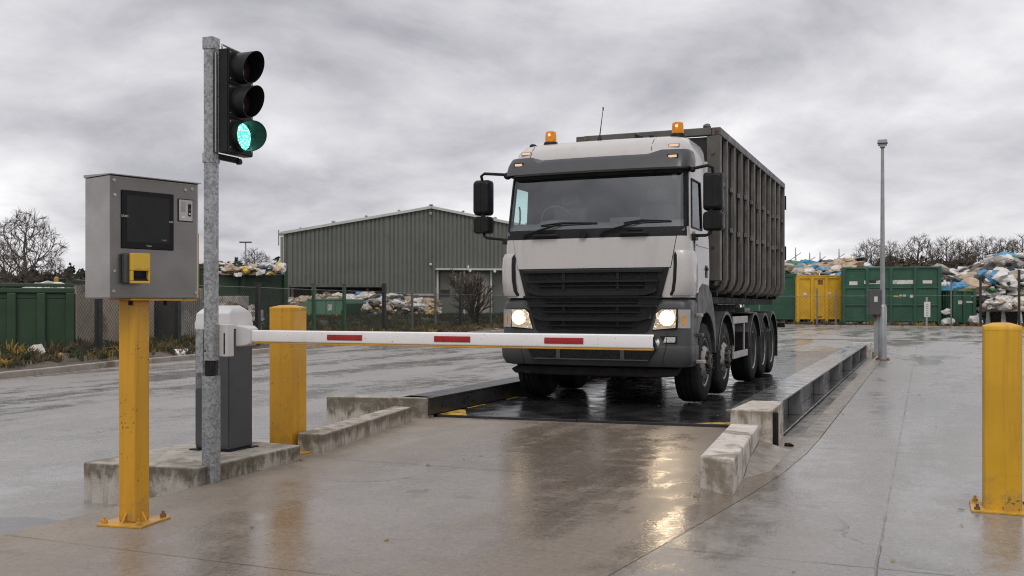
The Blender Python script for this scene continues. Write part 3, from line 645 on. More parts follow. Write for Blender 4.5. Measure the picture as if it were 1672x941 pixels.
for i in range(3):
    zc = 2.545 + i * .265; yc = .131
    b = MB(); n = 36; rows = []
    def vl(a):   # hood length: long over the top, cut back below and on the near side
        u = (1 + math.sin(a)) / 2
        return (.075 + .095 * u) if i else (.055 + .115 * (max(0, math.sin(a) * .35 + math.cos(a) * .75 + .35) ** .8) * .8)
    for (rr_, kk) in ((.119, 0), (.119, .55), (.119, 1), (.1145, 1), (.1145, .5), (.1145, 0.03)):
        rows.append([(hx + .006 + vl(2 * PI * j / n) * kk, yc + rr_ * math.cos(2 * PI * j / n), zc + rr_ * math.sin(2 * PI * j / n)) for j in range(n)])
    b.loft(rows, closed=True); b.build('signal_hood', M['hood'], ho, smooth_angle=45)
    b = MB(); b.lathe([(.113, 0), (.105, .012), (.07, .022), (.03, .027), (.0005, .028)], (hx + .007, yc, zc), 'x', 32)
    le = b.build('signal_lens', M['green_led'] if i == 0 else M['lens_off'], ho, smooth_angle=60)
    if i == 0: le['label'] = 'lit green lens'
    b = MB()
    for sy in (-.125, .125):
        for sz in (-.10, .10): b.lathe([(.006, 0), (.006, .003), (.0004, .004)], (hx + .0062, yc + sy, zc + sz), 'x', 8)
    b.build('screw', M['alu'], ho)

# ------------------------------------------------------------------ boom barrier
bb = thing('boom_barrier', 'anthracite barrier cabinet with a lowered white boom arm', 'barrier', (-5.31, 6.56, .13), 0)
b = MB(); b.box(-.17, .17, -.15, .15, .012, .985); bc = b.build('cabinet', M['anthra'], bb, bevel=.012)
b = MB(); b.box(-.165, .165, -.155, -.1515, .04, .95); b.build('cabinet_door', M['anthra'], bc, bevel=.004)
b = MB(); b.box(-.15, -.06, -.1575, -.1555, .73, .83); b.build('rating_plate', M['alu'], bc)
b = MB(); rows = []
for (k, zz) in ((1.03, .985), (1.03, 1.03), (1.01, 1.04), (.97, 1.11), (.90, 1.14), (.62, 1.175)):
    a, c2 = .17 * k, .15 * k if zz < 1.14 else .15 * k * .75
    rows.append([(a, -c2, zz), (a, c2, zz), (-a, c2, zz), (-a, -c2, zz)])
b.loft(rows, closed=True); b.add(rows[0], [(0, 1, 2, 3)]); b.add(rows[-1], [(0, 1, 2, 3)])
b.build('lid', M['white_plastic'], bb, bevel=.008, smooth_angle=35)
b = MB(); b.box(-.20, -.10, -.19, -.151, 0, .011); b.box(.10, .20, .09, .19, 0, .011); b.box(-.185, .185, -.165, .165, 0, .0118); b.build('base_foot', M['black'], bb, bevel=.002)
AZ = .927
b = MB()
rows = []
for (xx, k) in ((.171, 1.12), (.20, 1.12), (.27, 1.0), (.30, .8)):
    a = .062 * k; rows.append([(xx, -a, AZ - a * 1.25), (xx, a, AZ - a * 1.25), (xx, a, AZ + a * 1.25), (xx, -a, AZ + a * 1.25)])
b.loft(rows, closed=True); b.add(rows[0], [(0, 1, 2, 3)]); b.add(rows[-1], [(0, 1, 2, 3)]); b.build('arm_holder', M['white_plastic'], bb, bevel=.012, smooth_angle=40)
# boom: rounded rectangular tube
def rrect(x, hy_, hz_, r, cz, n=4):
    o = []
    for (sy, sz, a0) in ((1, 1, 0), (-1, 1, 90), (-1, -1, 180), (1, -1, 270)):
        for i in range(n + 1):
            a = R(a0 + 90 * i / n); o.append((x, sy * (hy_ - r) + r * math.cos(a), cz + sz * (hz_ - r) + r * math.sin(a)))
    return o
BL = 3.62
b = MB(); b.loft([rrect(x, .034, .048, .013, AZ) for x in (.24, 1.4, 2.5, BL)], closed=True); arm = b.build('boom', M['boom'], bb, smooth_angle=40)
b = MB(); b.loft([rrect(BL - .004, .036, .05, .026, AZ), rrect(BL + .012, .036, .05, .026, AZ)], closed=True); r_ = rrect(BL + .012, .036, .05, .026, AZ); b.add(r_, [tuple(range(len(r_)))]); b.build('end_cap', M['black'], arm, smooth_angle=40)
b = MB(); b.lathe([(.026, 0), (.026, .010), (.012, .018), (.0005, .02)], (BL + .012, 0, AZ - .005), 'x', 16); b.build('end_reflector', M['chrome'], arm, smooth_angle=40)
b = MB(); b.box(.32, BL - .01, -.03, .03, AZ - .060, AZ - .049); b.build('bumper_strip', M['yellow'], arm, bevel=.003)
for x0, x1 in ((1.02, 1.335), (1.955, 2.25), (2.83, 3.12)):
    b = MB(); rows = [[(x0, y, z), (x1, y, z)] for (y, z) in ((-.0342, AZ + .021), (-.039, AZ + .019), (-.0405, AZ + .0), (-.039, AZ - .021), (-.0342, AZ - .023))]
    b.loft(rows); b.build('red_reflector', M['red'], arm, smooth_angle=30)

# ------------------------------------------------------------------ truck (x right, y back, z up from the deck)
tr = thing('truck', 'silver-white five-axle truck with lit headlights carrying the steel container', 'truck', (-3.9, 11.95, .032), 0)
YB = 1.26
LV = [  # z, half width, front y, corner radius, crown, window front y, window rear y
    (1.375, 1.235, .03, .17, .03, .30, .86), (1.75, 1.245, .02, .17, .04, .30, .86), (2.0, 1.24, .02, .16, .04, .27, .86), (2.135, 1.235, .025, .15, .045, .25, .86),
    (2.255, 1.222, .05, .13, .05, .25, .86), (2.45, 1.215, .08, .13, .055, .28, .86), (2.70, 1.205, .12, .13, .06, .32, .86), (2.87, 1.198, .15, .13, .06, .35, .86),
    (2.985, 1.19, .17, .13, .06, .37, .86), (3.20, 1.18, .22, .14, .06, .42, .88), (3.32, 1.165, .29, .16, .06, .50, .92), (3.41, 1.12, .40, .18, .06, .62, .98),
    (3.455, 1.04, .54, .2, .05, .78, 1.02), (3.475, .86, .72, .2, .03, .93, 1.08)]
NF = 12
def outline(z, hw, yf, r, cr, yw, yb, off=0., ybk=YB):
    hw += off; yf -= off
    p = [(hw, ybk + off), (hw, yb), (hw, yw)]
    for i in range(6):
        a = R(90 * i / 5); p.append((hw - r + r * math.cos(a), yf + r - r * math.sin(a)))
    w = hw - r
    for i in range(1, NF):
        t = 1 - 2 * i / NF; p.append((w * t, yf - cr * (1 - t * t)))
    return [(x, y, z) for x, y in p] + [(-p[i][0], p[i][1], z) for i in range(8, -1, -1)]
NP = 3 + 6 + NF - 1 + 9
rows = [outline(*l) for l in LV]
WS0, WS1 = 5, NP - 2 - 5          # windscreen segments
def cab_m(i, j):
    ws = WS0 <= j <= WS1
    if 4 <= i <= 7 and ws: return None
    if 4 <= i <= 6 and j in (1, NP - 3): return None
    if i == 3 and ws: return 1
    if i in (4, 5, 6, 7) and j in (4, WS1 + 1): return 1
    return 0
b = MB(); b.loft(rows, cab_m); b.add(rows[-1], [tuple(range(NP))])
n_ = NP - 1
b.add([r_[0] for r_ in rows] + [r_[n_] for r_ in rows], [(i, i + 1, len(rows) + i + 1, len(rows) + i) for i in range(len(rows) - 1)])
b.build('cab_shell', [M['cab'], M['grille']], tr, smooth_angle=38, recalc=True)
lin = [outline(*l, off=-.035) for l in LV[:-1]]
b = MB(); b.loft(lin, lambda i, j: None if (4 <= i <= 7 and WS0 <= j <= WS1) or (4 <= i <= 6 and j in (1, NP - 3)) else 0)
b.add(lin[-1], [tuple(range(NP))]); b.add(lin[3], [tuple(range(NP))])
b.add([r_[0] for r_ in lin] + [r_[n_] for r_ in lin], [(i, i + 1, len(lin) + i + 1, len(lin) + i) for i in range(len(lin) - 1)])
b.build('cab_lining', M['interior_dark'], tr)
b = MB(); b.loft([outline(*l, off=-.004)[WS0:WS1 + 2] for l in LV[4:9]]); b.build('windscreen', M['glass'], tr, smooth_angle=60)
b = MB()
for f in (0, 1):
    b.loft([[outline(*l, off=.0025)[WS0 + (1 if k_ else 0)] for k_ in (0, 1)] if f == 0 else [outline(*l, off=.0025)[WS1 + k_] for k_ in (0, 1)] for l in LV[4:9]])
b.loft([[(q[0], q[1] - .003, z_) for q in outline(*l)[WS0 + 1:WS1 + 1]] for l, z_ in ((LV[8], 2.93), (LV[8], 2.985))])
b.build('windscreen_seal', M['black'], tr, smooth_angle=50)
for f in (0, 1):
    b = MB(); js = (1, 2) if f == 0 else (NP - 2, NP - 3)
    b.loft([[outline(*l, off=-.004)[j] for j in js] for l in LV[4:8]]); b.build('side_window', M['side_glass'], tr)
    sx = 1 if f == 0 else -1
    b = MB()
    fr = [outline(*l, off=.004)[js[1]] for l in LV[4:8]] ; re_ = [outline(*l, off=.004)[js[0]] for l in LV[4:8]]
    b.tube(fr, .012, 6); b.tube(re_, .012, 6); b.tube([fr[0], re_[0]], .012, 6); b.tube([fr[-1], re_[-1]], .012, 6); b.build('window_seal', M['black'], tr)
# interior
b = MB(); b.loft([[(x, y, z) for x in (-1.18, -.9, -.3, .3, .9, 1.18)] for (y, z) in ((.05, 2.20), (.12, 2.30), (.32, 2.36), (.42, 2.33), (.46, 2.12))])
b.lump((-.62, .33, 2.31), .26, sub=2, jit=.02, flat=.5); b.box(.15, .55, .3, .44, 2.3, 2.41); b.build('dashboard', M['interior'], tr, smooth_angle=40)
b = MB(); pts = []
for i in range(25):
    a = 2 * PI * i / 24; pts.append((-.62 + .22 * math.cos(a), .42 - .09 * math.sin(a), 2.40 + .19 * math.sin(a)))
b.tube(pts, .014, 8, caps=False); b.beam((-.8, .42, 2.40), (-.44, .42, 2.40), .03, .02); b.build('steering_wheel', M['interior'], tr, smooth_angle=60)
for sx in (-.6, .62):
    b = MB(); b.box(sx - .24, sx + .24, .85, 1.0, 2.05, 2.62); b.box(sx - .14, sx + .14, .86, .98, 2.66, 2.84); b.build('seat', M['interior'], tr, bevel=.05)
b = MB(); b.tube([(-1.13, .33, 2.36), (-1.11, .31, 2.42), (-1.11, .31, 2.54), (-1.13, .33, 2.6)], .012, 8); b.build('grab_handle', M['interior'], tr, smooth_angle=60)
# front panel with its seam
def fy(x, z, off=0.):
    """front surface y of the cab skin"""
    for a_, b_ in zip(LV[:-1], LV[1:]):
        if a_[0] <= z <= b_[0]:
            t = (z - a_[0]) / (b_[0] - a_[0]); l = [p + (q - p) * t for p, q in zip(a_, b_)]; break
    w = l[1] - l[3]; u = max(-1, min(1, x / w))
    y = l[2] - l[4] * (1 - u * u)
    ex = abs(x) - w
    if ex > 0: y = l[2] + l[3] - math.sqrt(max(0, l[3] ** 2 - min(ex, l[3]) ** 2))
    return y - off
def front_patch(name, x_of, z0, z1, m, off, nx=16, nz=5, parent=tr, thick=.02, **k):
    b = MB(); rws = []; back = []
    for i in range(nz + 1):
        z = z0 + (z1 - z0) * i / nz; t = i / nz; x0, x1 = x_of(t)
        rws.append([(x0 + (x1 - x0) * j / nx, fy(x0 + (x1 - x0) * j / nx, z, off), z) for j in range(nx + 1)])
    b.loft(rws)
    per = rws[0] + [r_[-1] for r_ in rws[1:]] + rws[-1][-2::-1] + [r_[0] for r_ in rws[-2:0:-1]]
    b.loft([per, [(x, y + thick, z) for x, y, z in per]], closed=True)
    return b.build(name, m, parent, smooth_angle=40, **k)
bp = MB(); rws = []
for i in range(6):
    z = 1.742 + (2.14 - 1.742) * i / 5; x1 = 1.022 + (1.093 - 1.022) * i / 5
    rws.append([(-x1 + 2 * x1 * j / 18, fy(-x1 + 2 * x1 * j / 18, z, .0015), z) for j in range(19)])
bp.loft(rws); bp.build('panel_gap', M['black'], tr)
front_patch('front_panel', lambda t: (-1.015 - .07 * t, 1.015 + .07 * t), 1.75, 2.133, M['cab'], .009, thick=.008)
# cowl details
for cx_ in (-.62, .56):
    b = MB(); b.tube([(cx_ - .17, fy(cx_, 2.18, .015), 2.165), (cx_ - .15, fy(cx_, 2.18, .05), 2.175), (cx_ + .15, fy(cx_, 2.18, .05), 2.175), (cx_ + .17, fy(cx_, 2.18, .015), 2.165)], .022, 8); b.box(cx_ - .1, cx_ + .1, fy(cx_, 2.22, .02), fy(cx_, 2.22, -.01), 2.218, 2.23)
    b.build('step_handle', M['black'], tr, smooth_angle=50)
b = MB(); b.lathe([(.05, 0), (.045, .03), (.02, .05), (.0005, .052)], (-.1, fy(-.1, 2.18, .055), 2.18), 'y', 14); b.build('washer_cap', M['black'], tr, smooth_angle=50)
for x0, xa, xb in ((-.93, -.70, .07), (.13, .42, 1.02)):
    b = MB(); zb = 2.20; yb_ = fy(x0, zb, .03)
    xm = (xa + xb) / 2 - .08; zm = 2.325
    b.tube([(x0, yb_, zb - .04), (x0 + .04, yb_ - .02, zb), (xm, fy(xm, zm, .05), zm), (xm + .02, fy(xm, zm, .04), zm + .005)], [.02, .018, .011, .01], 6)
    b.tube([(x0 + .12, fy(x0, zb, .04), zb + .02), (xm - .06, fy(xm, zm, .055), zm - .012)], .008, 6)
    b.tube([(xa, fy(xa, 2.33, .015), 2.315), (xm, fy(xm, 2.335, .035), 2.335), (xb, fy(xb, 2.33, .015), 2.325)], [.007, .016, .006], 6)
    b.tube([(xa, fy(xa, 2.33, .008), 2.30), (xb, fy(xb, 2.33, .008), 2.312)], .006, 6)
    b.build('wiper', M['black'], tr, smooth_angle=50)
b = MB(); b.box(1.0, 1.06, fy(1.03, 2.9, -.012), fy(1.03, 2.9, -.010), 2.86, 2.92); b.build('windscreen_sticker', M['fence_green'], tr)
# sun visor
def vis(z, hw, yf, r, ys):
    o = outline(z, hw, yf, r, .07, .3, .9)
    return [(hw, ys, z)] + o[3:NP - 3] + [(-hw, ys, z)]
b = MB()
outer = [vis(2.985, 1.222, -.005, .14, .42), vis(3.0, 1.232, .005, .14, .43), vis(3.13, 1.228, .075, .15, .47), vis(3.185, 1.215, .115, .15, .48)]
# scalloped upper edge: lower over the middle
top = []
for (x, y, z) in vis(3.225, 1.20, .15, .15, .49):
    k = min(1, max(0, (abs(x) - .72) / .16)); k = k * k * (3 - 2 * k); top.append((x, y - .028 * (1 - k), z - .052 * (1 - k)))
outer[3] = [(x, y - .012 * (1 - min(1, max(0, (abs(x) - .72) / .16))), z - .03 * (1 - min(1, max(0, (abs(x) - .72) / .16)))) for x, y, z in outer[3]]
inner = [[(x * .985, y + .05, z + .004) for x, y, z in outer[0]], [(x * .97, y + .12, z) for x, y, z in vis(3.10, 1.22, .05, .14, .42)]]
b.loft([inner[1], inner[0]] + outer + [top, [(x * .985, y + .09, z - .01) for x, y, z in top]])
vo_ = b.build('sun_visor', M['visor'], tr, smooth_angle=35)
for (x, z) in ((-1.03, 3.125), (1.03, 3.125)):
    b = MB(); y = fy(x, z) - .155 + (.035 if abs(x) > 1.05 else 0); b.box(x - .068, x + .068, y + .012, y + .08, z - .026, z + .026, 0); b.box(x - .052, x + .052, y + .0095, y + .0115, z - .015, z + .015, 1)
    b.build('marker_lamp', [M['black'], M['marker']], vo_, bevel=.004)
for (x, z) in ((-1.00, 3.30), (1.0, 3.29)):
    b = MB(); y = fy(x, z, .02); b.box(x - .07, x + .07, y, y + .09, z - .022, z + .022, 0); b.box(x - .058, x + .058, y - .003, y - .001, z - .014, z + .014, 1); b.build('marker_lamp', [M['alu'], M['marker']], tr, bevel=.004)
b = MB()
for i in range(7):
    x = -.9 + i * .3; b.lathe([(.006, 0), (.006, -.004), (.0003, -.005)], (x, fy(x, 3.03) - .147, 3.03), 'y', 6)
b.build('rivet', M['black'], vo_)
# roof seams
b = MB()
for x in (-.93, .72):
    b.tube([(x, fy(x, z, .0005), z) for z in (3.23, 3.28, 3.34, 3.40, 3.44)], .004, 5)
b.build('roof_seam', M['black'], tr)
# beacons, aerial, roof knobs
for (x, y) in ((-.80, .66), (.955, .66)):
    be = MB(); be.lathe([(.105, 3.42), (.105, 3.46), (.092, 3.50), (.085, 3.50), (.0, 3.5)], (x, y, 0), 'z', 20); bo = be.build('beacon', M['black'], tr, smooth_angle=40)
    be = MB(); be.lathe([(.078, 3.501), (.074, 3.61), (.068, 3.64), (.046, 3.652), (.0005, 3.654)], (x, y, 0), 'z', 20); be.build('amber_dome', M['amber'], bo, smooth_angle=40)
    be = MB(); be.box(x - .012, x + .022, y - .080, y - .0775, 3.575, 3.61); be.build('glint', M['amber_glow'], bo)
b = MB(); b.lathe([(.05, 3.455), (.045, 3.475), (.015, 3.53), (.010, 3.54)], (-.09, .62, 0), 'z', 10); b.tube([(-.09, .62, 3.53), (-.075, .64, 3.70), (-.055, .66, 3.90)], [.008, .006, .004], 6); b.lathe([(.009, 3.88), (.009, 3.925), (.0005, 3.93)], (-.055, .66, 0), 'z', 6)
b.build('aerial', M['black'], tr, smooth_angle=50)
for x in (-1.04, .62, ):
    b = MB(); b.lump((x, .62, 3.47 if x > 0 else 3.45), .045, sub=2, jit=.05); b.build('roof_fitting', M['black'], tr, smooth_angle=60)
# corner vanes
for sx in (-1, 1):
    b = MB(); zs = (1.40, 1.46, 1.6, 1.78, 1.90, 1.955)
    ins = (.06, .02, 0, 0, .01, .05)
    rws = []
    for z, q in zip(zs, ins):
        l = [p + (s_ - p) * ((z - 1.375) / .8) for p, s_ in zip(LV[0], LV[4])]
        base = outline(z, l[1], l[2], l[3], l[4], .3, .86, off=.055 - q * .5)
        sel = base[2:9]; sel = [(base[2][0] - .03, .5, z)] + sel + [(base[8][0] - .03 - q * .3, base[8][1] - .004, z)]
        rws.append([(sx * x, y, zz) for x, y, zz in sel])
    b.loft(rws)
    front = [r_[-1] for r_ in rws]; b.loft([front, [(x - sx * .012, y + .05, z) for x, y, z in front]])
    for r_ in (rws[0], rws[-1]): b.loft([r_, [(x * .965, y + .04, z) for x, y, z in r_]])
    v_ = b.build('corner_vane', M['cab'], tr, smooth_angle=50)
    b = MB(); b.loft([[(x - sx * .002, y + .012, z), (x - sx * .05, y + .03, z)] for (x, y, z) in front]); b.build('vane_slot', M['black'], v_)
# doors
for sx in (-1, 1):
    b = MB(); b.prism([(.40, 1.43), (1.13, 1.43), (1.13, 2.215), (.34, 2.215), (.34, 1.6)], 'yz', sx * 1.243, sx * 1.256)
    dr = b.build('door', M['cab'], tr, bevel=.01)
    b = MB(); b.box(sx * 1.2565 if sx > 0 else -1.262, 1.262 if sx > 0 else -1.2565, .93, 1.06, 1.64, 1.80); b.box(min(sx * 1.262, sx * 1.28), max(sx * 1.262, sx * 1.28), .95, 1.04, 1.735, 1.77); b.build('handle', M['black'], dr, bevel=.005)
    b = MB(); b.box(min(sx * 1.2565, sx * 1.268), max(sx * 1.2565, sx * 1.268), .41, 1.12, 2.03, 2.055); b.build('trim_strip', M['cab'], dr, bevel=.004)
    b = MB(); b.box(sx * 1.2 - .02, sx * 1.2 + .02, 1.2, 1.262, 1.4, 3.2); b.build('rear_pillar', M['cab'], tr, bevel=.01)
# bumper
def bo_(z, hw, yf, r, cr=.05, yb=.44):
    o = outline(z, hw, yf, r, cr, .3, .4)
    return [(hw, yb, z)] + o[3:NP - 3] + [(-hw, yb, z)]
b = MB()
rows = [bo_(.50, 1.18, .10, .12), bo_(.515, 1.235, .03, .12), bo_(.60, 1.270, -.012, .11), bo_(.752, 1.276, -.02, .11), bo_(.772, 1.274, -.014, .11), bo_(.776, 1.262, .004, .12), bo_(.95, 1.262, .012, .12), bo_(1.22, 1.26, .02, .12), bo_(1.30, 1.255, .03, .13), bo_(1.345, 1.235, .055, .14), bo_(1.37, 1.18, .10, .16), bo_(1.372, 1.0, .2, .16)]
b.loft(rows); b.add(rows[0], [tuple(range(len(rows[0])))])
bu = b.build('bumper', M['trim'], tr, smooth_angle=35)
def by(x, z=.9): # bumper front
    w = 1.14; u = max(-1, min(1, x / w)); return .012 - .05 * (1 - u * u) + (0 if abs(x) <= w else .12 - math.sqrt(max(0, .0144 - (abs(x) - w) ** 2)))
b = MB(); b.prism([(-.86, .745), (-.76, .60), (.76, .60), (.86, .745)], 'xz', -.076, -.01); b.build('intake', M['mesh_dark'], bu)
b = MB(); b.box(-.45, -.40, -.082, -.0765, .60, .745); b.box(.40, .45, -.082, -.0765, .60, .745); b.beam((-.88, -.075, .75), (.88, -.075, .75), .014, .018); b.beam((-.76, -.075, .595), (.76, -.075, .595), .014, .014); b.build('intake_bar', M['trim'], bu)
for x in (-.93, .93): b = MB(); b.tube([(x, by(x) - .012, .52), (x, by(x) - .026, .60), (x + math.copysign(.04, x), by(x) - .032, .765), (x + math.copysign(.05, x), by(x) - .001, .93)], .004, 5); b.build('bumper_seam', M['black'], bu)
# front grille
def gp(x0, x1, z, off): return [(x0 + (x1 - x0) * i / 12, -.048 + .05 * ((x0 + (x1 - x0) * i / 12) / 1.0) ** 2 - off, z) for i in range(13)]
def gslab(name, pts, off0, off1, m, parent):
    """pts: list of (z, half width); curved plate following the front"""
    b = MB(); fr = [gp(-w, w, z, off1) for z, w in pts]; bk = [gp(-w, w, z, off0) for z, w in pts]
    b.loft(fr)
    per = lambda q: q[0] + [r_[-1] for r_ in q[1:]] + q[-1][-2::-1] + [r_[0] for r_ in q[-2:0:-1]]
    b.loft([per(fr), per(bk)], closed=True)
    return b.build(name, m, parent, smooth_angle=30)
gr = gslab('grille', [(.955, .75), (1.20, .83), (1.375, .90), (1.743, 1.0)], -.03, .004, M['grille'], tr)
b = MB()
b.loft([gp(-.86, .86, z, .0062) for z in (1.60, 1.685)]); b.loft([gp(-.70, .70, z, .0062) for z in (1.485, 1.565)]); b.loft([gp(-.62, .62, z, .0062) for z in (1.29, 1.35)])
b.loft([gp(-.64, .64, z, .0062) for z in (1.205, 1.255)]); b.loft([gp(-.60, .60, z, .0062) for z in (1.125, 1.18)]); b.loft([gp(-.55, .55, z, .0062) for z in (1.03, 1.07)]); b.loft([gp(-.53, .53, z, .0062) for z in (.965, 1.01)])
b.build('grille_mesh', M['mesh_dark'], gr)
b = MB()
def slat(z, w, h, out, turn=0.):
    fr = [gp(-w, w, z - h / 2, .008), gp(-w, w, z - h * .4, out), gp(-w, w, z + h * .25, out), gp(-w, w, z + h / 2, .010)]
    if turn:
        for r_ in fr:
            for i, (x, y, zz) in enumerate(r_):
                k = max(0, (abs(x) / w - .78) / .22); r_[i] = (x, y, zz + turn * k * k)
    b.loft(fr)
    for e in (0, -1): b.add([r_[e] for r_ in fr], [(0, 1, 2, 3)])
slat(1.712, .93, .05, .035); slat(1.583, .88, .034, .05); slat(1.525, .70, .016, .028); slat(1.43, .86, .075, .065, .05); slat(1.385, .92, .03, .05)
slat(1.272, .86, .035, .055); slat(1.315, .60, .012, .02); slat(1.192, .66, .018, .03); slat(1.10, .78, .06, .06, .045); slat(1.02, .60, .018, .03); slat(.955, .72, .02, .03)
for x in (-.36, .36):
    for z0, z1 in ((1.60, 1.69), (1.485, 1.565), (1.205, 1.26), (1.03, 1.08)): b.box(x - .02, x + .02, -.062, -.05, z0, z1)
b.build('grille_slat', M['grille'], gr, smooth_angle=35)
# side gap between white corner and bumper
b = MB(); b.loft([bo_(1.36, 1.20, .05, .15, yb=.4), bo_(1.40, 1.20, .05, .15, yb=.4)]); b.build('cab_gap', M['black'], tr)
# headlights
for sx in (-1, 1):
    poly = [(sx * .80, .975), (sx * 1.085, 1.0), (sx * 1.095, 1.225), (sx * .905, 1.225), (sx * .865, 1.19)]
    yf_ = by(.95) - .012
    b = MB(); b.prism([(sx * .785, .962), (sx * 1.10, .985), (sx * 1.105, 1.238), (sx * .90, 1.238), (sx * .85, 1.20)], 'xz', yf_ - .004, yf_ + .06); hl = b.build('headlight', M['black'], tr, bevel=.006)
    b = MB(); b.prism(poly, 'xz', yf_ - .010, yf_ - .0045); b.build('reflector', M['bowl'], hl)
    b = MB(); b.lathe([(.076, yf_ - .028), (.070, yf_ - .036), (.045, yf_ - .044), (.0005, yf_ - .047)], (sx * .985, 0, 1.12), 'y', 28); b.build('bulb', M['bulb'] if sx > 0 else M['bulb_dim'], hl, smooth_angle=60)
    b = MB(); b.lathe([(.112, yf_ - .0105), (.104, yf_ - .03), (.094, yf_ - .03), (.079, yf_ - .012)], (sx * .985, 0, 1.12), 'y', 28)
    b.lathe([(.052, yf_ - .0105), (.05, yf_ - .025), (.03, yf_ - .012)], (sx * .895, 0, 1.15), 'y', 18); b.lathe([(.035, yf_ - .0105), (.03, yf_ - .02), (.02, yf_ - .011)], (sx * .855, 0, 1.025), 'y', 18); b.build('lamp_ring', M['bowl'], hl, smooth_angle=40)
    b = MB(); b.prism([(x, z) for x, z in poly], 'xz', yf_ - .060, yf_ - .055); b.build('lens', M['lens_clear'], hl, bevel=.002)
    # indicator wraps the corner
    ins = []
    for z in (.995, 1.10, 1.225):
        ins.append([(sx * (x), by(x) - .010, z) for x in (1.112, 1.15, 1.19, 1.225, 1.25)])
    b = MB(); b.loft(ins); b.loft([ins[0], [(x, y + .02, z) for x, y, z in ins[0]]]); b.loft([ins[-1], [(x, y + .02, z) for x, y, z in ins[-1]]]); ind = b.build('indicator', M['alu'], tr, smooth_angle=50)
    b = MB(); b.loft([[(sx * x, by(x) - .013, z) for x in (1.165, 1.18, 1.198)] for z in (1.035, 1.09, 1.145)]); b.build('indicator_lens', M['amber'], ind)
    b = MB(); b.prism([(sx * .84, .795), (sx * 1.10, .805), (sx * 1.10, .90), (sx * .80, .90)], 'xz', by(.95) - .007, by(.95) + .05); fo = b.build('fog_lamp', M['grille'], tr, bevel=.004)
    b = MB(); b.prism([(sx * .93, .815), (sx * 1.08, .82), (sx * 1.085, .885), (sx * .955, .885)], 'xz', by(.95) - .0135, by(.95) - .0075); b.build('fog_lens', M['chrome'], fo, bevel=.002)
    # steps behind the bumper corner
    for (z, w, y0) in ((1.15, .06, .36), (.90, .07, .36), (.565, .10, .34)):
        b = MB(); x0, x1 = sorted((sx * 1.255, sx * (1.265 + w))); b.box(x0, x1, y0, y0 + .12, z - .02, z + .025); b.build('step', M['alu'] if z < .6 or z > 1 else M['trim'], tr, bevel=.008)
    # wheel-arch fender
    poly = [(.445, .62), (.445, 1.36), (.56, 1.50), (.74, 1.565), (1.12, 1.55), (1.34, 1.43), (1.50, 1.22), (1.63, .95), (1.66, .62), (1.60, .62)]
    for i in range(13):
        a = R(8 + 164 * i / 12); poly.append((1.0 + .60 * math.cos(a), .56 + .62 * math.sin(a)))
    b = MB(); x0, x1 = sorted((sx * 1.0, sx * 1.262)); b.prism(poly, 'yz', x0, x1); b.build('fender', M['trim'], tr, bevel=.014)
# underrun valance and chassis
b = MB(); b.prism([(-1.06, .49), (-1.16, .44), (-1.10, .385), (-.6, .37), (.75, .37), (1.05, .39), (1.1, .49)], 'xz', .10, .30); b.build('valance', M['under'], tr, bevel=.02)
b = MB()
for x in (-.44, .44): b.box(x - .05, x + .05, .5, 8.4, .72, 1.0)
for y in (1.0, 2.35, 4.95, 6.05, 7.05): b.tube([(-1.0, y, .50), (1.0, y, .50)], .09, 10); b.lump((0, y, .50), .2, sub=2, jit=.05)
b.box(-.35, .35, .3, 1.5, .5, 1.3); b.box(-.2, .2, .6, 1.3, .34, .5); b.box(-1.0, 1.0, 1.30, 1.52, 1.0, 1.7)
b.box(-.42, .42, 1.7, 8.5, 1.0, 1.3); b.box(-.9, -.45, 3.0, 4.2, .5, 1.0); b.box(-.1, .12, .25, .4, .33, .4); b.box(-.35, -.25, 1.62, 1.72, 1.3, 3.2); b.box(.7, .85, 1.45, 1.55, 1.3, 2.9)
b.box(-1.1, -.9, 7.6, 8.2, .5, 1.1); b.box(-.8, .8, 8.35, 8.45, .55, .75)
b.build('chassis', M['under'], tr, bevel=.01)
b = MB(); b.box(.5, 1.1, 1.75, 8.3, 1.30, 1.40); b.box(-.6, 0, 1.75, 8.3, 1.30, 1.40)
for i in range(6): b.box(-.7, 1.2, 2. + i * 1.2, 2.1 + i * 1.2, 1.40, 1.47)
b.build('hook_subframe', M['under'], tr, bevel=.01)
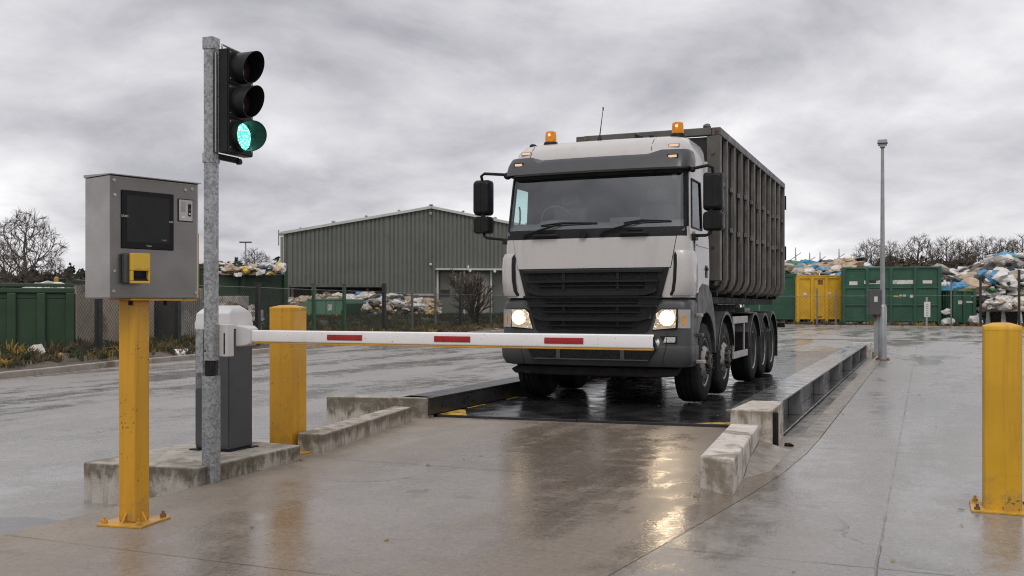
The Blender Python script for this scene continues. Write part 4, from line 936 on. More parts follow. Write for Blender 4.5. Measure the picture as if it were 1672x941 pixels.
# air deflector behind the cab
# wheels
def make_wheel(front):
    b = MB()
    prof = [(.30, -.13), (.36, -.155), (.45, -.16), (.495, -.148), (.515, -.12), (.522, -.085), (.508, -.08), (.508, -.07), (.523, -.065), (.524, -.02), (.510, -.015), (.510, -.002), (.524, .002), (.523, .05), (.508, .055), (.508, .065), (.522, .07), (.515, .12), (.495, .148), (.47, .156), (.468, .150), (.45, .16), (.36, .155), (.345, .162), (.325, .16), (.30, .14)]
    b.lathe(prof, axis='x', n=56)
    w = b.build('wheel', M['rubber'], tr, smooth_angle=40)
    b = MB()
    if front:
        prof = [(.305, -.12), (.305, .125), (.318, .15), (.308, .155), (.285, .13), (.262, .105), (.235, .125), (.20, .165), (.172, .185), (.165, .185)]
    else:
        prof = [(.305, -.12), (.305, .125), (.318, .15), (.308, .155), (.285, .13), (.275, .02), (.255, -.02), (.20, -.04), (.165, -.04)]
    b.lathe(prof + [(.0005, prof[-1][1])], axis='x', n=40)
    ri = b.build('rim', M['rim'], w, smooth_angle=35)
    b = MB()
    for i in range(10):
        a = 2 * PI * (i + .5) / 10
        if front:
            c = (.150, .228 * math.cos(a), .228 * math.sin(a)); r_ = .026
            ax = Vector((.72, .69 * math.cos(a), .69 * math.sin(a))).normalized()
            t1 = Vector((0, -math.sin(a), math.cos(a))); t2 = ax.cross(t1)
            c = Vector((.139, .224 * math.cos(a), .224 * math.sin(a)))
            b.add([c + (t1 * math.cos(q) * .028 + t2 * math.sin(q) * .02) for q in [2 * PI * k / 12 for k in range(12)]], [tuple(range(12))])
        else:
            c = Vector((-.028, .23 * math.cos(a), .23 * math.sin(a))); t1 = Vector((0, -math.sin(a), math.cos(a))); t2 = Vector((-.3, math.cos(a), math.sin(a)))
            b.add([c + (t1 * math.cos(q) * .028 + t2 * math.sin(q) * .02) for q in [2 * PI * k / 12 for k in range(12)]], [tuple(range(12))])
    b.build('hand_hole', M['mesh_dark'], ri, recalc=False)
    b = MB(); h0 = .186 if front else -.039
    for i in range(10):
        a = 2 * PI * i / 10; b.lathe([(.019, h0), (.019, h0 + .03), (.009, h0 + .032), (.009, h0 + .055), (.0004, h0 + .056)], (0, .142 * math.cos(a), .142 * math.sin(a)), 'x', 6)
    if front: b.lathe([(.112, h0), (.112, h0 + .035), (.095, h0 + .05), (.06, h0 + .055), (.055, h0 + .045), (.0004, h0 + .045)], (0, 0, 0), 'x', 24)
    else: b.lathe([(.115, h0), (.115, h0 + .12), (.10, h0 + .145), (.05, h0 + .15), (.0004, h0 + .15)], (0, 0, 0), 'x', 24)
    b.build('hub', M['hub'], w, smooth_angle=40)
    return w
wf = make_wheel(True); wr = make_wheel(False)
firstf = firstr = True
for y in (1.0, 2.35, 4.95, 6.05, 7.05):
    front = y < 3
    for sx in (1, -1):
        src = wf if front else wr
        if front and firstf: o = src; firstf = False
        elif not front and firstr: o = src; firstr = False
        else: o = dup_tree(src, tr)
        o.location = (sx * 1.085, y, .528); o.rotation_euler = (rng.random() * 6, 0, 0 if sx > 0 else PI)
        # inner twin tyre of the rear axles
# mud guards
def guard(y, r, a0, a1, sx, drop=0.):
    b = MB(); rws = []
    for xx, k in ((1.28, 0), (1.28, -.045), (1.265, 0.0), (.93, 0.0), (.93, -.02)):
        pts = [(sx * xx, y + (r + k) * math.cos(R(a0 + (a1 - a0) * i / 16)), .53 + (r + k) * math.sin(R(a0 + (a1 - a0) * i / 16))) for i in range(17)]
        if drop: pts += [(sx * xx, pts[-1][1] - .01 + (k * -.2), .53 - drop)]
        rws.append(pts)
    b.loft(rws); return b.build('mudguard', M['trim'], tr, smooth_angle=40)
for sx in (1, -1):
    guard(2.35, .66, 12, 168, sx)
    b = MB(); x0, x1 = sorted((sx * .93, sx * 1.27)); 
    for q in ((1.675, 1.70, .38, .72), (4.27, 4.30, .45, .85), (7.70, 7.73, .3, .95)): b = MB(); b.box(x0, x1, *q); b.build('mud_flap', M['rubber'], tr)
    guard(4.95, .64, 20, 172, sx); guard(6.05, .62, 28, 152, sx); guard(7.05, .64, 6, 155, sx)
    b = MB()
    x0, x1 = sorted((sx * 1.235, sx * 1.265))
    b.box(x0, x1, 2.98, 4.26, 1.0, 1.11); b.box(x0, x1, 2.98, 4.26, .47, .575)
    for y in (2.99, 3.93): b.box(x0 + .002, x1 - .002, y, y + .05, .576, .999)
    b.build('side_guard', M['alu'], tr, bevel=.006)
    b = MB()
    for y in (3.2, 3.55): b.lathe([(.0005, .48), (.10, .5), (.13, .55), (.13, .98), (.10, 1.03), (.0005, 1.05)], (sx * 1.05, y, 0), 'z', 16)
    b.build('air_tank', M['anthra'], tr, smooth_angle=50)
    b = MB(); x0, x1 = sorted((sx * .5, sx * 1.27)); b.box(x0, x1, 4.3, 5.2, 1.145, 1.165); b.box(min(sx * 1.05, sx * 1.2), max(sx * 1.05, sx * 1.2), 4.35, 4.9, 1.166, 1.24); b.build('guard_shelf', M['trim'], tr, bevel=.01)
    b = MB(); x0, x1 = sorted((sx * 1.15, sx * 1.33)); b.box(x0, x1, 8.32, 8.42, .84, .94); b.tube([(sx * .5, 8.37, .88), (sx * 1.2, 8.37, .88)], .03, 8); b.build('tail_lamp', M['black'], tr, bevel=.01)
# mirrors
for sx in (-1, 1):
    xm = sx * 1.49 if sx > 0 else -1.61; ym = .30 if sx > 0 else .22; dz = 0 if sx > 0 else .04
    b = MB(); b.tube([(sx * 1.17, ym - .06, 2.955 + dz), (sx * 1.23, ym - .06, 2.98 + dz), (xm - sx * .05, ym - .08, 3.01 + dz), (xm, ym - .07, 2.98 + dz), (xm, ym - .03, 2.90 + dz)], .02, 8); mi = b.build('mirror', M['black'], tr, smooth_angle=50)
    b = MB(); b.tube([(xm - sx * .02, ym - .05, 2.5 + dz), (xm - sx * .02, ym - .05, 2.40 + dz)], .03, 8); b.build('mirror_joint', M['black'], mi)
    b = MB(); b.tube([(xm - sx * .02, ym - .02, 2.24 + dz), (xm - sx * .03, ym - .04, 2.17 + dz), (xm - sx * .08, ym - .06, 2.145 + dz), (sx * 1.2, ym - .02, 2.15)], .02, 8); b.build('mirror_arm', M['black'], mi, smooth_angle=50)
    b = MB(); b.lump((sx * 1.235, ym - .05, 2.965 + dz), .055, sub=2, jit=.03); b.build('mirror_mount', M['black'], mi, smooth_angle=50)
    b = MB(); b.box(sx * 1.24 - .05, sx * 1.24 + .05, ym - .1, ym + .05, 2.09, 2.17); b.build('mirror_mount', M['black'], mi, bevel=.01)
    for (z0, z1, w) in ((2.455, 2.93, .122), (2.205, 2.44, .125)):
        b = MB(); rws = []
        for yy, k in ((-.10, .80), (-.085, .92), (-.04, 1.0), (.06, 1.0), (.075, .96)):
            rws.append([(xm + px_ * k, ym + yy, (z0 + z1) / 2 + dz + pz_ * k) for (_, px_, pz_) in rrect(0, w, (z1 - z0) / 2, .045, 0)])
        b.loft(rws, closed=True); b.add(rws[0], [tuple(range(len(rws[0])))]); b.add(rws[-1], [tuple(range(len(rws[0])))])
        b.tube([(xm, ym - .1005, z0 + .04 + dz), (xm, ym - .1005, z1 - .04 + dz)], .004, 5)
        b.build('mirror_housing', M['black'], mi, smooth_angle=40)

# ------------------------------------------------------------------ waste container on the truck
wc = thing('waste_container', 'tall ribbed grey-brown steel container carried on the truck', 'container', (-3.65, 13.68, 1.53), 0)
W2 = 1.0; CL = 6.85; CH = 2.25
b = MB()
prof = [(-.78, .02), (.78, .02), (.93, .10), (.985, .26), (.985, CH - .1), (-.985, CH - .1), (-.985, .26), (-.93, .10)]
pl = [(x, z) for x, z in prof]
outer = [(.985, CH - .12), (.985, .16), (.95, .06), (.87, .02), (-.87, .02), (-.95, .06), (-.985, .16), (-.985, CH - .12)]
o_ = [(x, y, z) for y in (.05, CL) for x, z in outer]; k = len(outer)
b.add(o_, [(i, i + 1, k + i + 1, k + i) for i in range(k - 1)] + [tuple(range(k)), tuple(range(k, 2 * k))])
body = b.build('body', M['bin_steel'], wc)
b = MB(); b.add([(-.95, .1, CH - .35), (.95, .1, CH - .35), (.95, CL - .1, CH - .35), (-.95, CL - .1, CH - .35)], [(0, 1, 2, 3)]); b.build('load', M['tr_brown'], wc)
ys = [.62 * (i + 1) - .1 for i in range(11)]
ys[-1] = CL - .06
for y in ys:
    for sx in (1, -1):
        b = MB(); pr = [(.988, CH - .115), (1.055, CH - .115), (1.055, .20), (1.045, .10), (1.00, .005), (.90, -.055), (.3, -.07), (.3, .0), (.87, .006), (.955, .05), (.988, .15)]
        b.prism([(sx * x, z) for x, z in pr], 'xz', y - .022, y + .022)
        x0_, x1_ = sorted((sx * .990, sx * 1.03)); q_ = ys.index(y) % 3
        for z in (1.47 - .02 * q_, .87 - .02 * q_): b.box(x0_, x1_, y - .11, y - .021, z, z + .07)
        r_ = b.build('rib', M['bin_rib'], wc, bevel=.006, seg=1)
for sx in (1, -1):
    b = MB(); x0, x1 = sorted((sx * .93, sx * 1.055)); b.box(x0, x1, 0, CL, CH - .11, CH); b.build('top_rail', M['bin_rail'], wc, bevel=.01)
    b = MB(); x0, x1 = sorted((sx * .86, sx * 1.05)); b.box(x0, x1, 0, .12, .12, CH - .112); b.build('corner_post', M['bin_rail'], wc, bevel=.01)
b = MB(); b.box(-.929, .929, -.012, .10, CH - .105, CH + .002); b.build('front_rail', M['bin_rail'], wc, bevel=.01)
b = MB(); b.box(-.929, .929, CL - .1, CL + .01, CH - .105, CH + .002); b.build('rear_rail', M['bin_rail'], wc, bevel=.01)
for (x, z) in ((-.9, CH - .05), (1.0, CH - .05), (.955, CH - .35), (.955, 1.2), (.955, .6)): b = MB(); b.lathe([(.022, -.018), (.022, -.03), (.0004, -.032)], (x, 0, z), 'y', 8); b.build('bolt', M['rust'], wc)
for p in ((-.1, -.03, CH - .06), (.86, .05, CH + .02), (.25, -.03, CH - .12)): b = MB(); b.lump(p, .05, jit=.28); b.build('lug', M['bin_rail'], wc)
b = MB(); b.box(-.25, .25, -.06, .04, 1.5, 1.62); b.tube([(-.1, -.08, 1.5), (-.1, -.1, 1.8), (.1, -.1, 1.8), (.1, -.08, 1.5)], .03, 8)
for x in (-.45, .45): b.box(x - .04, x + .04, -.03, .05, .1, CH - .12)
b.build('hook_frame', M['bin_steel'], wc)
b = MB()
for z in (1.72, .7): b.box(1.03, 1.075, CL + .0, CL + .04, z, z + .28)
b.build('hinge', M['black'], wc)

# ------------------------------------------------------------------ kerbs and verges
def strip(name, line, off0, off1, z, m, kind='structure', bump=0.):
    """ribbon beside a polyline; offsets to its left-hand side"""
    b = MB(); rows = []
    P = [Vector((x, y)) for x, y in line]
    for i, p in enumerate(P):
        d = (P[min(i + 1, len(P) - 1)] - P[max(i - 1, 0)]).normalized(); nrm = Vector((-d.y, d.x))
        rows.append([tuple(p + nrm * o) + (z + (rng.uniform(0, bump) if 0 < j < 8 else 0),) for j, o in enumerate([off0 + (off1 - off0) * k / 8 for k in range(9)])])
    b.loft(rows); return tag(b.build(name, m, smooth_angle=60), kind=kind)
def densify(pts, step):
    out = []
    for (x0, y0), (x1, y1) in zip(pts[:-1], pts[1:]):
        n = max(1, int(math.hypot(x1 - x0, y1 - y0) / step))
        out += [(x0 + (x1 - x0) * i / n, y0 + (y1 - y0) * i / n) for i in range(n)]
    return out + [pts[-1]]
KL = [at(-500, 12.5), at(-200, 16.2), at(0, 19.7), at(200, 24.1), at(420, 30.3), at(620, 40), at(815, 55), at(1000, 72)]
KR = [at(1120, 73), at(1255, 71.5), at(1500, 66), at(1720, 60), at(1900, 57), at(2300, 50)]
def kerb(line, name):
    b = MB(); pts = densify(line, 1.0)
    for (x0, y0), (x1, y1) in zip(pts[:-1], pts[1:]):
        a = Vector((x0, y0, 0)); c = Vector((x1, y1, 0)); d = (c - a); ln = d.length; d.normalize(); nrm = Vector((-d.y, d.x, 0))
        z = rng.uniform(-.006, .006)
        b.obox((a + c) / 2 + nrm * .075 + Vector((0, 0, YARD + .02 + z)), (d, nrm, (0, 0, 1)), (ln - .012, .15, .24))
    return tag(b.build(name, M['kerb'], bevel=.02, seg=2), kind='structure')
kerb(KL, 'kerb'); kerb(KR, 'kerb')
strip('gutter_line', densify(KL, 3), -.13, -.05, YARD + .004, M['tr_tan'])
strip('verge_soil', densify(KL, .5), .15, 5.5, -.09, M['asph'], bump=.16)
strip('verge_soil', densify(KR, .6), .15, 3.0, -.09, M['asph'], bump=.08)
# rough ground behind the fences
b = MB(); rows = []
nx, ny = 60, 16
for j in range(ny + 1):
    r_ = []
    for i in range(nx + 1):
        px_ = 300 + (880 - 300) * i / nx; kd = [19.7, 30.3, 40, 55, 62][min(4, max(0, int((px_ - 100) / 200)))]
        d0 = 33 + (px_ - 300) / 580 * 34; d_ = d0 + (74 - d0) * j / ny
        t = j / ny; h = .75 * math.exp(-((d_ - d0 - 6.5) / 4.5) ** 2) * min(1, max(0, (px_ - 380) / 90))
        x, y = at(px_, d_); r_.append((x, y, -.06 + h * (.75 + .5 * mnoise.noise((x * .25, y * .25, 3))) + .12 * mnoise.noise((x * 1.1, y * 1.1, 0))))
    rows.append(r_)
b.loft(rows); tag(b.build('grass_bank', M['grass'], smooth_angle=80), kind='structure')
b = MB(); b.add([at(880, 78, -.06), at(1255, 76, -.06), at(1900, 62, -.06), at(2100, 180, -.06), at(700, 180, -.06)], [(0, 1, 2, 3, 4)]); tag(b.build('waste_yard_ground', M['asph']), kind='structure')

# weeds: tufts of blades and leaves
def tufts(name, spots, label, mix=(5, 6, 1.3)):
    b = MB()
    for (x, y, z, s) in spots:
        kind = rng.choices((0, 1, 2), mix)[0]
        for k in range(rng.randint(11, 19)):
            a = rng.random() * 6.28; ln = s * rng.uniform(.5, 1.2); lean = rng.uniform(.1, .8); w = s * rng.uniform(.03, .085)
            bx, by_ = x + rng.uniform(-.4, .4) * s, y + rng.uniform(-.4, .4) * s
            dx, dy = math.cos(a), math.sin(a)
            tip = (bx + dx * ln * lean, by_ + dy * ln * lean, z + ln * (1 - lean * .5)); mid = (bx + dx * ln * lean * .4, by_ + dy * ln * lean * .4, z + ln * .55 * (1 - lean * .3))
            mi = kind if rng.random() < .8 else rng.choices((0, 1, 2), mix)[0]
            b.add([(bx - dy * w * .3, by_ + dx * w * .3, z - .03), (bx + dy * w * .3, by_ - dx * w * .3, z - .03), (mid[0] + dy * w, mid[1] - dx * w, mid[2]), tip, (mid[0] - dy * w, mid[1] + dx * w, mid[2])], [(0, 1, 2, 3, 4)], mi)
    o = b.build(name, [M['leaf_g'], M['leaf_b'], M['leaf_y']], recalc=False); return tag(o, label, kind='stuff')
sp = []
P = densify(KL, .22)
for i, (x, y) in enumerate(P):
    if y < 4: continue
    d = Vector(P[min(i + 1, len(P) - 1)]) - Vector(P[max(0, i - 1)]); d.normalize(); nx_, ny_ = -d.y, d.x
    for k in range(11):
        o = .2 + 4.6 * rng.random() ** .8
        if mnoise.noise((x * .5 + o, y * .5, 2)) > -.18: sp.append((x + nx_ * o, y + ny_ * o, -.02 + rng.uniform(0, .05), rng.uniform(.12, .42) * (.6 + .1 * o)))
tufts('weeds', sp, 'weeds and withered flowers along the verge behind the left kerb')
sp = []
for i in range(2600):
    px_ = rng.uniform(400, 850); d0 = 34 + (px_ - 300) / 580 * 34; d_ = d0 + rng.uniform(0, 9); x, y = at(px_, d_)
    h = .75 * math.exp(-((d_ - d0 - 6.5) / 4.5) ** 2) * min(1, max(0, (px_ - 380) / 90)); sp.append((x, y, -.06 + h * .9, rng.uniform(.12, .36)))
tufts('weeds', sp, 'rough grass and yellow weeds on the bank behind the mesh fence', (8, 2.2, .35))
sp = []
P = densify(KR, .4)
for i, (x, y) in enumerate(P):
    for k in range(2): sp.append((x + rng.uniform(-.4, .4), y + rng.uniform(.1, 2.2), -.02, rng.uniform(.14, .4)))
tufts('weeds', sp, 'sparse weeds and fallen leaves along the far kerb', (2, 4, 4))
b = MB()
for i in range(90):
    t = rng.random(); p = P0 = densify(KL, .3)[int(t * (len(densify(KL, .3)) - 1))]
    b.lump((p[0] - rng.uniform(.4, 4.5), p[1] + rng.uniform(-.3, .3), 0), rng.uniform(.05, .16), rng.choice((0, 0, 1)), sub=1, jit=.25)
tag(b.build('rubble', [M['kerb'], M['tr_white']]), 'small stones and litter lying among the verge weeds', kind='stuff')
b = MB(); b.lump(at(61, 26.2, .06), .26, 0, sub=2, jit=.3); tag(b.build('plastic_bag', M['tr_white']), 'crumpled white plastic bag among the weeds before the dark green skip', 'bag')

# ------------------------------------------------------------------ fences
def fence(name, label, pts, h, styles, wire_gap, rail_h, loc):
    t = thing(name, label, 'fence', loc)
    Lc = lambda p, z: (p[0] - loc[0], p[1] - loc[1], z - loc[2])
    for (p, st, hh) in zip(pts, styles, h):
        w, mk = {'b': (.075, 'fence_black'), 'g': (.06, 'fence_green'), 's': (.045, 'fence_grey'), 'n': (0, '')}[st]
        if not w: continue
        b = MB(); q = Lc(p, 0); b.box(q[0] - w, q[0] + w, q[1] - w, q[1] + w, -.1 - loc[2], hh - loc[2]); b.box(q[0] - w * 1.2, q[0] + w * 1.2, q[1] - w * 1.2, q[1] + w * 1.2, hh - loc[2] + .001, hh - loc[2] + .04)
        o = b.build('post', M[mk], t)
        if st == 'g': o['label'] = 'green post'
    b = MB()
    for p, q, a_, c_ in zip(pts[:-1], pts[1:], h[:-1], h[1:]):
        for zz in rail_h: b.tube([Lc(p, zz), Lc(q, zz)], .016, 6)
    b.build('rail', M['fence_grey'], t)
    for p, q in zip(pts[:-1], pts[1:]):
        a = Vector(Lc(p, 0)); c = Vector(Lc(q, 0)); d = c - a; ln = d.length; d.normalize()
        z0, z1 = .02 - loc[2], max(rail_h) - .02 - loc[2]; H_ = z1 - z0; b = MB(); r = .0045
        nrm = Vector((-d.y, d.x, 0))
        n = int((ln + H_) / wire_gap)
        for s_ in (1, -1):
            for i in range(n):
                u0 = i * wire_gap - H_
                ua, ub = max(0, u0), min(ln, u0 + H_)
                if ub <= ua: continue
                za, zb = ua - u0, ub - u0
                if s_ < 0: za, zb = H_ - za, H_ - zb
                A = a + d * ua; B = a + d * ub; A.z = z0 + za; B.z = z0 + zb
                sd = (B - A).normalized().cross(nrm)
                b.add([A + sd * r, A - sd * r, A + nrm * r * 1.5 * s_, B + sd * r, B - sd * r, B + nrm * r * 1.5 * s_], [(0, 1, 4, 3), (1, 2, 5, 4), (2, 0, 3, 5)])
        b.build('wire_mesh', M['wire'], t, recalc=False)
    return t
FP = [(125, 25.6, 'n'), (161, 27.5, 'b'), (290, 31.5, 'b'), (345, 33.3, 'n'), (421, 36, 'b'), (512, 41, 'g'), (562, 44, 'g'), (627, 48, 'b'), (673, 52, 's'), (711, 55, 's'), (752, 58, 'b'), (801, 63, 's'), (870, 71, 'b')]
ftop = [2.1, 2.1, 2.1, 2.1, 2.12, 2.2, 2.25, 2.36, 2.2, 2.3, 2.4, 2.4, 2.45]
fence('mesh_fence', 'long chain-link fence with black and green posts behind the left verge', [at(x, d) for x, d, s in FP], ftop, [s for _, _, s in FP], .13, (1.98, .12), at(421, 36, -.1))
FR = [(1240, 70.5, 's'), (1334, 69.5, 's'), (1365, 69, 's'), (1450, 67.5, 'n'), (1553, 65.5, 's'), (1601, 64.7, 'b'), (1664, 63.5, 'b'), (1760, 61.5, 'b'), (1850, 60, 'b')]
fence('mesh_fence', 'thin mesh fence in front of the yellow and green containers', [at(x, d) for x, d, s in FR], [2.0, 2.5, 2.4, 2.1, 3.0, 3.2, 3.6, 3.6, 3.6], [s for _, _, s in FR], .3, (2.0,), at(1450, 67.5, -.1))

# ------------------------------------------------------------------ containers
def skip(name, label, x0, x1, d, ytop, ybot, depth, m, cat='container', nrib=4, hribs=(.35, .68), rot_dx=0., d1=None, base=None, lid=False, mrib=None, group=None):
    """box container: front face between photo columns x0..x1 at distances d..d1"""
    d1 = d if d1 is None else d1
    A = Vector(at(x0, d)); B = Vector(at(x1, d1)); ax = (B - A); ln = ax.length; ax.normalize(); nr = Vector((-ax.y, ax.x))
    if nr.dot(A) < 0: nr = -nr
    zb = hz(ybot, (d + d1) / 2) if base is None else base; zt = hz(ytop, (d + d1) / 2); H_ = zt - zb
    C0 = (A + B) / 2
    t = thing(name, label, cat, (C0.x, C0.y, zb), math.atan2(ax.y, ax.x), group)
    h2 = ln / 2; f0 = .16
    b = MB(); b.box(-h2 + .05, h2 - .05, .07, depth, f0, H_ - .3); b.build('body', m, t)
    b = MB(); b.box(-h2, h2, 0, .12, H_ - .14, H_); b.box(-h2, h2, depth - .12, depth, H_ - .14, H_); b.box(-h2, -h2 + .12, .121, depth - .121, H_ - .14, H_); b.box(h2 - .12, h2, .121, depth - .121, H_ - .14, H_)
    b.box(-h2 + .05, h2 - .05, .07, .12, H_ - .3, H_ - .141); b.box(-h2 + .05, -h2 + .1, .12, depth, H_ - .3, H_ - .141); b.box(h2 - .1, h2 - .05, .12, depth, H_ - .3, H_ - .141)
    b.build('rim', mrib or m, t, bevel=.02)
    for i in range(nrib + 1):
        b = MB(); x = -h2 + .01 + (ln - .24) * i / nrib; b.box(x, x + .22, -.05, .069, 0.02, H_ - .142); b.build('rib', mrib or m, t, bevel=.02)
    for i in range(5):
        for sx in (-1, 1):
            b = MB(); y = .15 + (depth - .35) * i / 4; xx = sorted((sx * (h2 - .049), sx * (h2 + .03))); b.box(xx[0], xx[1], y, y + .14, .05, H_ - .142); b.build('rib', mrib or m, t, bevel=.02)
    b = MB()
    for k in list(hribs) + [.03]: b = MB(); b.box(-h2 + .02, h2 - .02, -.02, .068, H_ * k + .1, H_ * k + .2); b.build('cross_rail', mrib or m, t, bevel=.015)
    b = MB()
    for sx in (-.6, .6): b.box(sx * h2 - .1, sx * h2 + .1, .1, depth - .1, 0, f0 - .001)
    b.build('skid', M['under'], t)
    return t, h2, H_
def plates(t, lst, m='sticker'):
    for (x, z, w, h, y) in lst:
        b = MB(); b.box(x - w / 2, x + w / 2, y - .01, y, z - h / 2, z + h / 2); b.build('sign_plate', M[m], t)
big, h2, H_ = skip('waste_container', 'tall dark green container with white sign plates behind the lamp post', 1375, 1537, 70, 436, 530, 3.2, M['green_bin'], d1=68, nrib=4, hribs=(.30, .60))
def bx_(px): return (px - 1456) / 162 * 2 * h2
plates(big, [(bx_(1394), H_ * .72, .55, .26, .06), (bx_(1428), H_ * .735, 1.3, .24, .06), (bx_(1476), H_ * .735, 1.55, .28, .06), (bx_(1515), H_ * .735, .6, .22, .06), (bx_(1478), H_ * .50, .18, .14, .06), (bx_(1472), H_ * .50, .2, .12, .06), (bx_(1491), H_ * .49, .34, .2, .06)])
plates(big, [(bx_(1464), H_ * .49, .32, .12, .06)], 'tr_yellow')
b = MB(); b.box(bx_(1420), bx_(1432), .035, .048, H_ * .72, H_ * .77); b.build('torn_patch', M['tr_black'], big)
yel, h2, H_ = skip('waste_container', 'ochre yellow container with rust at its lower edge', 1300, 1376, 72, 452, 526, 3.0, M['yellow_bin'], d1=71.5, nrib=3, hribs=(.97,))
plates(yel, [(-h2 * .62, H_ * .62, .22, .18, .06), (h2 * .42, H_ * .63, .28, .16, .06)])
b = MB(); b.box(-.1, .25, .05, .062, H_ * .83, H_ * .93); b.box(-.15, .2, .05, .062, .2, .42); b.build('scuff_patch', M['rust'], yel)
g3, h2, H_ = skip('waste_container', 'green container half hidden behind the rear wheels of the truck', 1215, 1300, 74.5, 450, 526, 3.2, M['green_bin'], d1=72.5, nrib=1, hribs=(.97,))
plates(g3, [(h2 * .1, H_ * .55, .4, .3, .06), (-h2 * .2, H_ * .75, .5, .25, .06)])
g4, h2, H_ = skip('waste_container', 'small low green skip between the grey post and the rubbish heap', 1556, 1594, 67, 474, 531, 2.0, M['green_bin'], nrib=2, hribs=(.97,))
plates(g4, [(-h2 * .35, H_ * .65, .28, .24, .06), (h2 * .5, H_ * .66, .5, .1, .06)])
g5, h2, H_ = skip('waste_container', 'dark green ribbed skip at the left edge among the weeds', -90, 122, 26.2, 470, 575, 1.9, M['green_bin_dark'], d1=27.6, nrib=4, hribs=(.96,), base=-.05)
g6, h2, H_ = skip('waste_container', 'long plain dark green container topped with rubbish left of the warehouse', 318, 470, 46, 436, 540, 2.6, M['green_bin_dark'], d1=48.5, nrib=2, hribs=(.97,), base=-.1)
# pale green skip behind the fence
ps = thing('skip', 'pale green open skip with sloping ends behind the mesh fence', 'skip', at(527, 57, .6), R(-10))
w_ = 1.75; b = MB(); b.prism([(-1.15, 0), (1.15, 0), (1.75, .85), (1.75, 1.1), (-1.2, 1.1), (-1.75, .8)], 'xz', 0, 1.6); b.build('body', M['green_pale'], ps, bevel=.03)
b = MB()
for x in (-.6, .15, .9): b.box(x, x + .08, -.04, -.001, .1, 1.05)
b.box(-1.2, 1.78, -.05, -.001, 1.051, 1.14); b.build('rib', M['green_pale'], ps)
b = MB(); b.box(.4, .72, -.012, -.001, .45, .8); b.build('sign_plate', M['sticker'], ps)

# ------------------------------------------------------------------ rubbish heaps
def heap(name, label, x0, x1, d0, d1, prof, n, weights, size=(.18, .5), base=-.1, zbase=None, xyprof=None):
    """prof: list of (photo column, photo row of the crest at the mid distance)"""
    b = MB(); dm = (d0 + d1) / 2
    def crest(x):
        for (xa, ya), (xb, yb) in zip(prof[:-1], prof[1:]):
            if xa <= x <= xb: return hz(ya + (yb - ya) * (x - xa) / (xb - xa), dm)
        return hz(prof[-1][1], dm)
    # core
    rows = []
    for j in range(9):
        t = j / 8; r_ = []
        for i in range(25):
            x = x0 + (x1 - x0) * i / 24; zc = crest(x); s_ = math.sin(PI * min(1, .12 + t * .88)) ** .55
            X, Y = at(x, d0 + (d1 - d0) * t); zb = base if zbase is None else zbase
            r_.append((X, Y, zb + (zc - zb - .25) * (s_ if 0 < j < 8 else .0)))
        rows.append(r_)
    b.loft(rows, 7)
    n = int(n * 2.2); size = (size[0] * .55, size[1] * .62)
    for k in range(n):
        x = rng.uniform(x0, x1); zc = crest(x); zb = base if zbase is None else zbase
        t = rng.random() ** 1.3 * .62; s_ = math.sin(PI * min(1, .12 + t * .88)) ** .55
        if t < .05: z = zb + (zc - zb) * rng.random() * .62
        else: z = zb + (zc - zb - .2) * s_
        X, Y = at(x, d0 + (d1 - d0) * t); 
        sz = rng.uniform(*size) * rng.choice((1, 1, 1, 1.4, 2.1)); mi = rng.choices(range(8), weights)[0]
        # colours gather in drifts
        q = mnoise.noise((X * .35, Y * .35, z * .6))
        if q > .36 and rng.random() < .6: mi = rng.choice((3, 0, 3, 4))
        elif q < -.34: mi = rng.choice((4, 4, 7, 2))
        b.lump((X, Y, z), sz, mi, sub=2 if sz > .3 else 1, jit=.24, flat=.8)
    o = b.build(name, TR, recalc=False); return tag(o, label, kind='stuff')
heap('rubbish_heap', 'tall heap of white and black rubbish bags at the right edge', 1534, 1760, 70, 82, [(1534, 440), (1560, 448), (1590, 440), (1620, 424), (1640, 420), (1672, 419), (1760, 415)], 1000, (10, 3, 3, 1, 3, .7, .3, 1.5), (.25, .62))
heap('rubbish_heap', 'tan and blue rubbish heap rising behind the yellow container', 1236, 1425, 78, 90, [(1236, 436), (1270, 428), (1330, 432), (1360, 428), (1395, 424), (1425, 440)], 600, (4, 7, 2, 2, .4, .3, .3, 2), (.25, .55))
heap('rubbish_heap', 'white and blue rubbish bales before the warehouse bay', 560, 655, 60, 65, [(560, 482), (585, 480), (600, 477), (632, 482), (655, 478)], 260, (7, 3, 3, 3, 2, 1, .3, 2), (.14, .34))
heap('rubbish_heap', 'tan loose waste heap along the foot of the warehouse wall', 640, 718, 64, 69, [(640, 480), (655, 478), (700, 486), (718, 492)], 260, (4, 6, 3, .4, .5, .6, .1, 4), (.12, .3))
heap('rubbish_heap', 'pale rubbish inside the dark open warehouse bay', 475, 570, 69, 74, [(475, 486), (520, 480), (535, 476), (570, 483)], 140, (5, 4, 3, .5, 2, .4, .2, 4), (.15, .35))
heap('rubbish_heap', 'brown and white rubbish heap behind the concrete panel wall', 215, 420, 37, 41, [(215, 485), (280, 478), (330, 492), (420, 500)], 320, (4, 4, 4, .4, 3, .8, .6, 5), (.12, .3))
heap('rubbish_heap', 'rubbish piled along the rim of the long plain green container', 325, 462, 46.6, 49, [(325, 432), (350, 424), (385, 433), (410, 432), (425, 425), (450, 428), (462, 434)], 130, (9, 4, 2, 1.5, .6, 1, .2, 1), (.12, .24), zbase=hz(436, 47) - .4)
heap('rubbish_heap', 'white sheets and rubbish showing above the skip at the left edge', 38, 140, 33.5, 36, [(38, 464), (60, 462), (80, 457), (105, 462), (140, 464)], 70, (9, 3, 2, 1, .6, .4, .2, 1), (.12, .26), zbase=1.6)
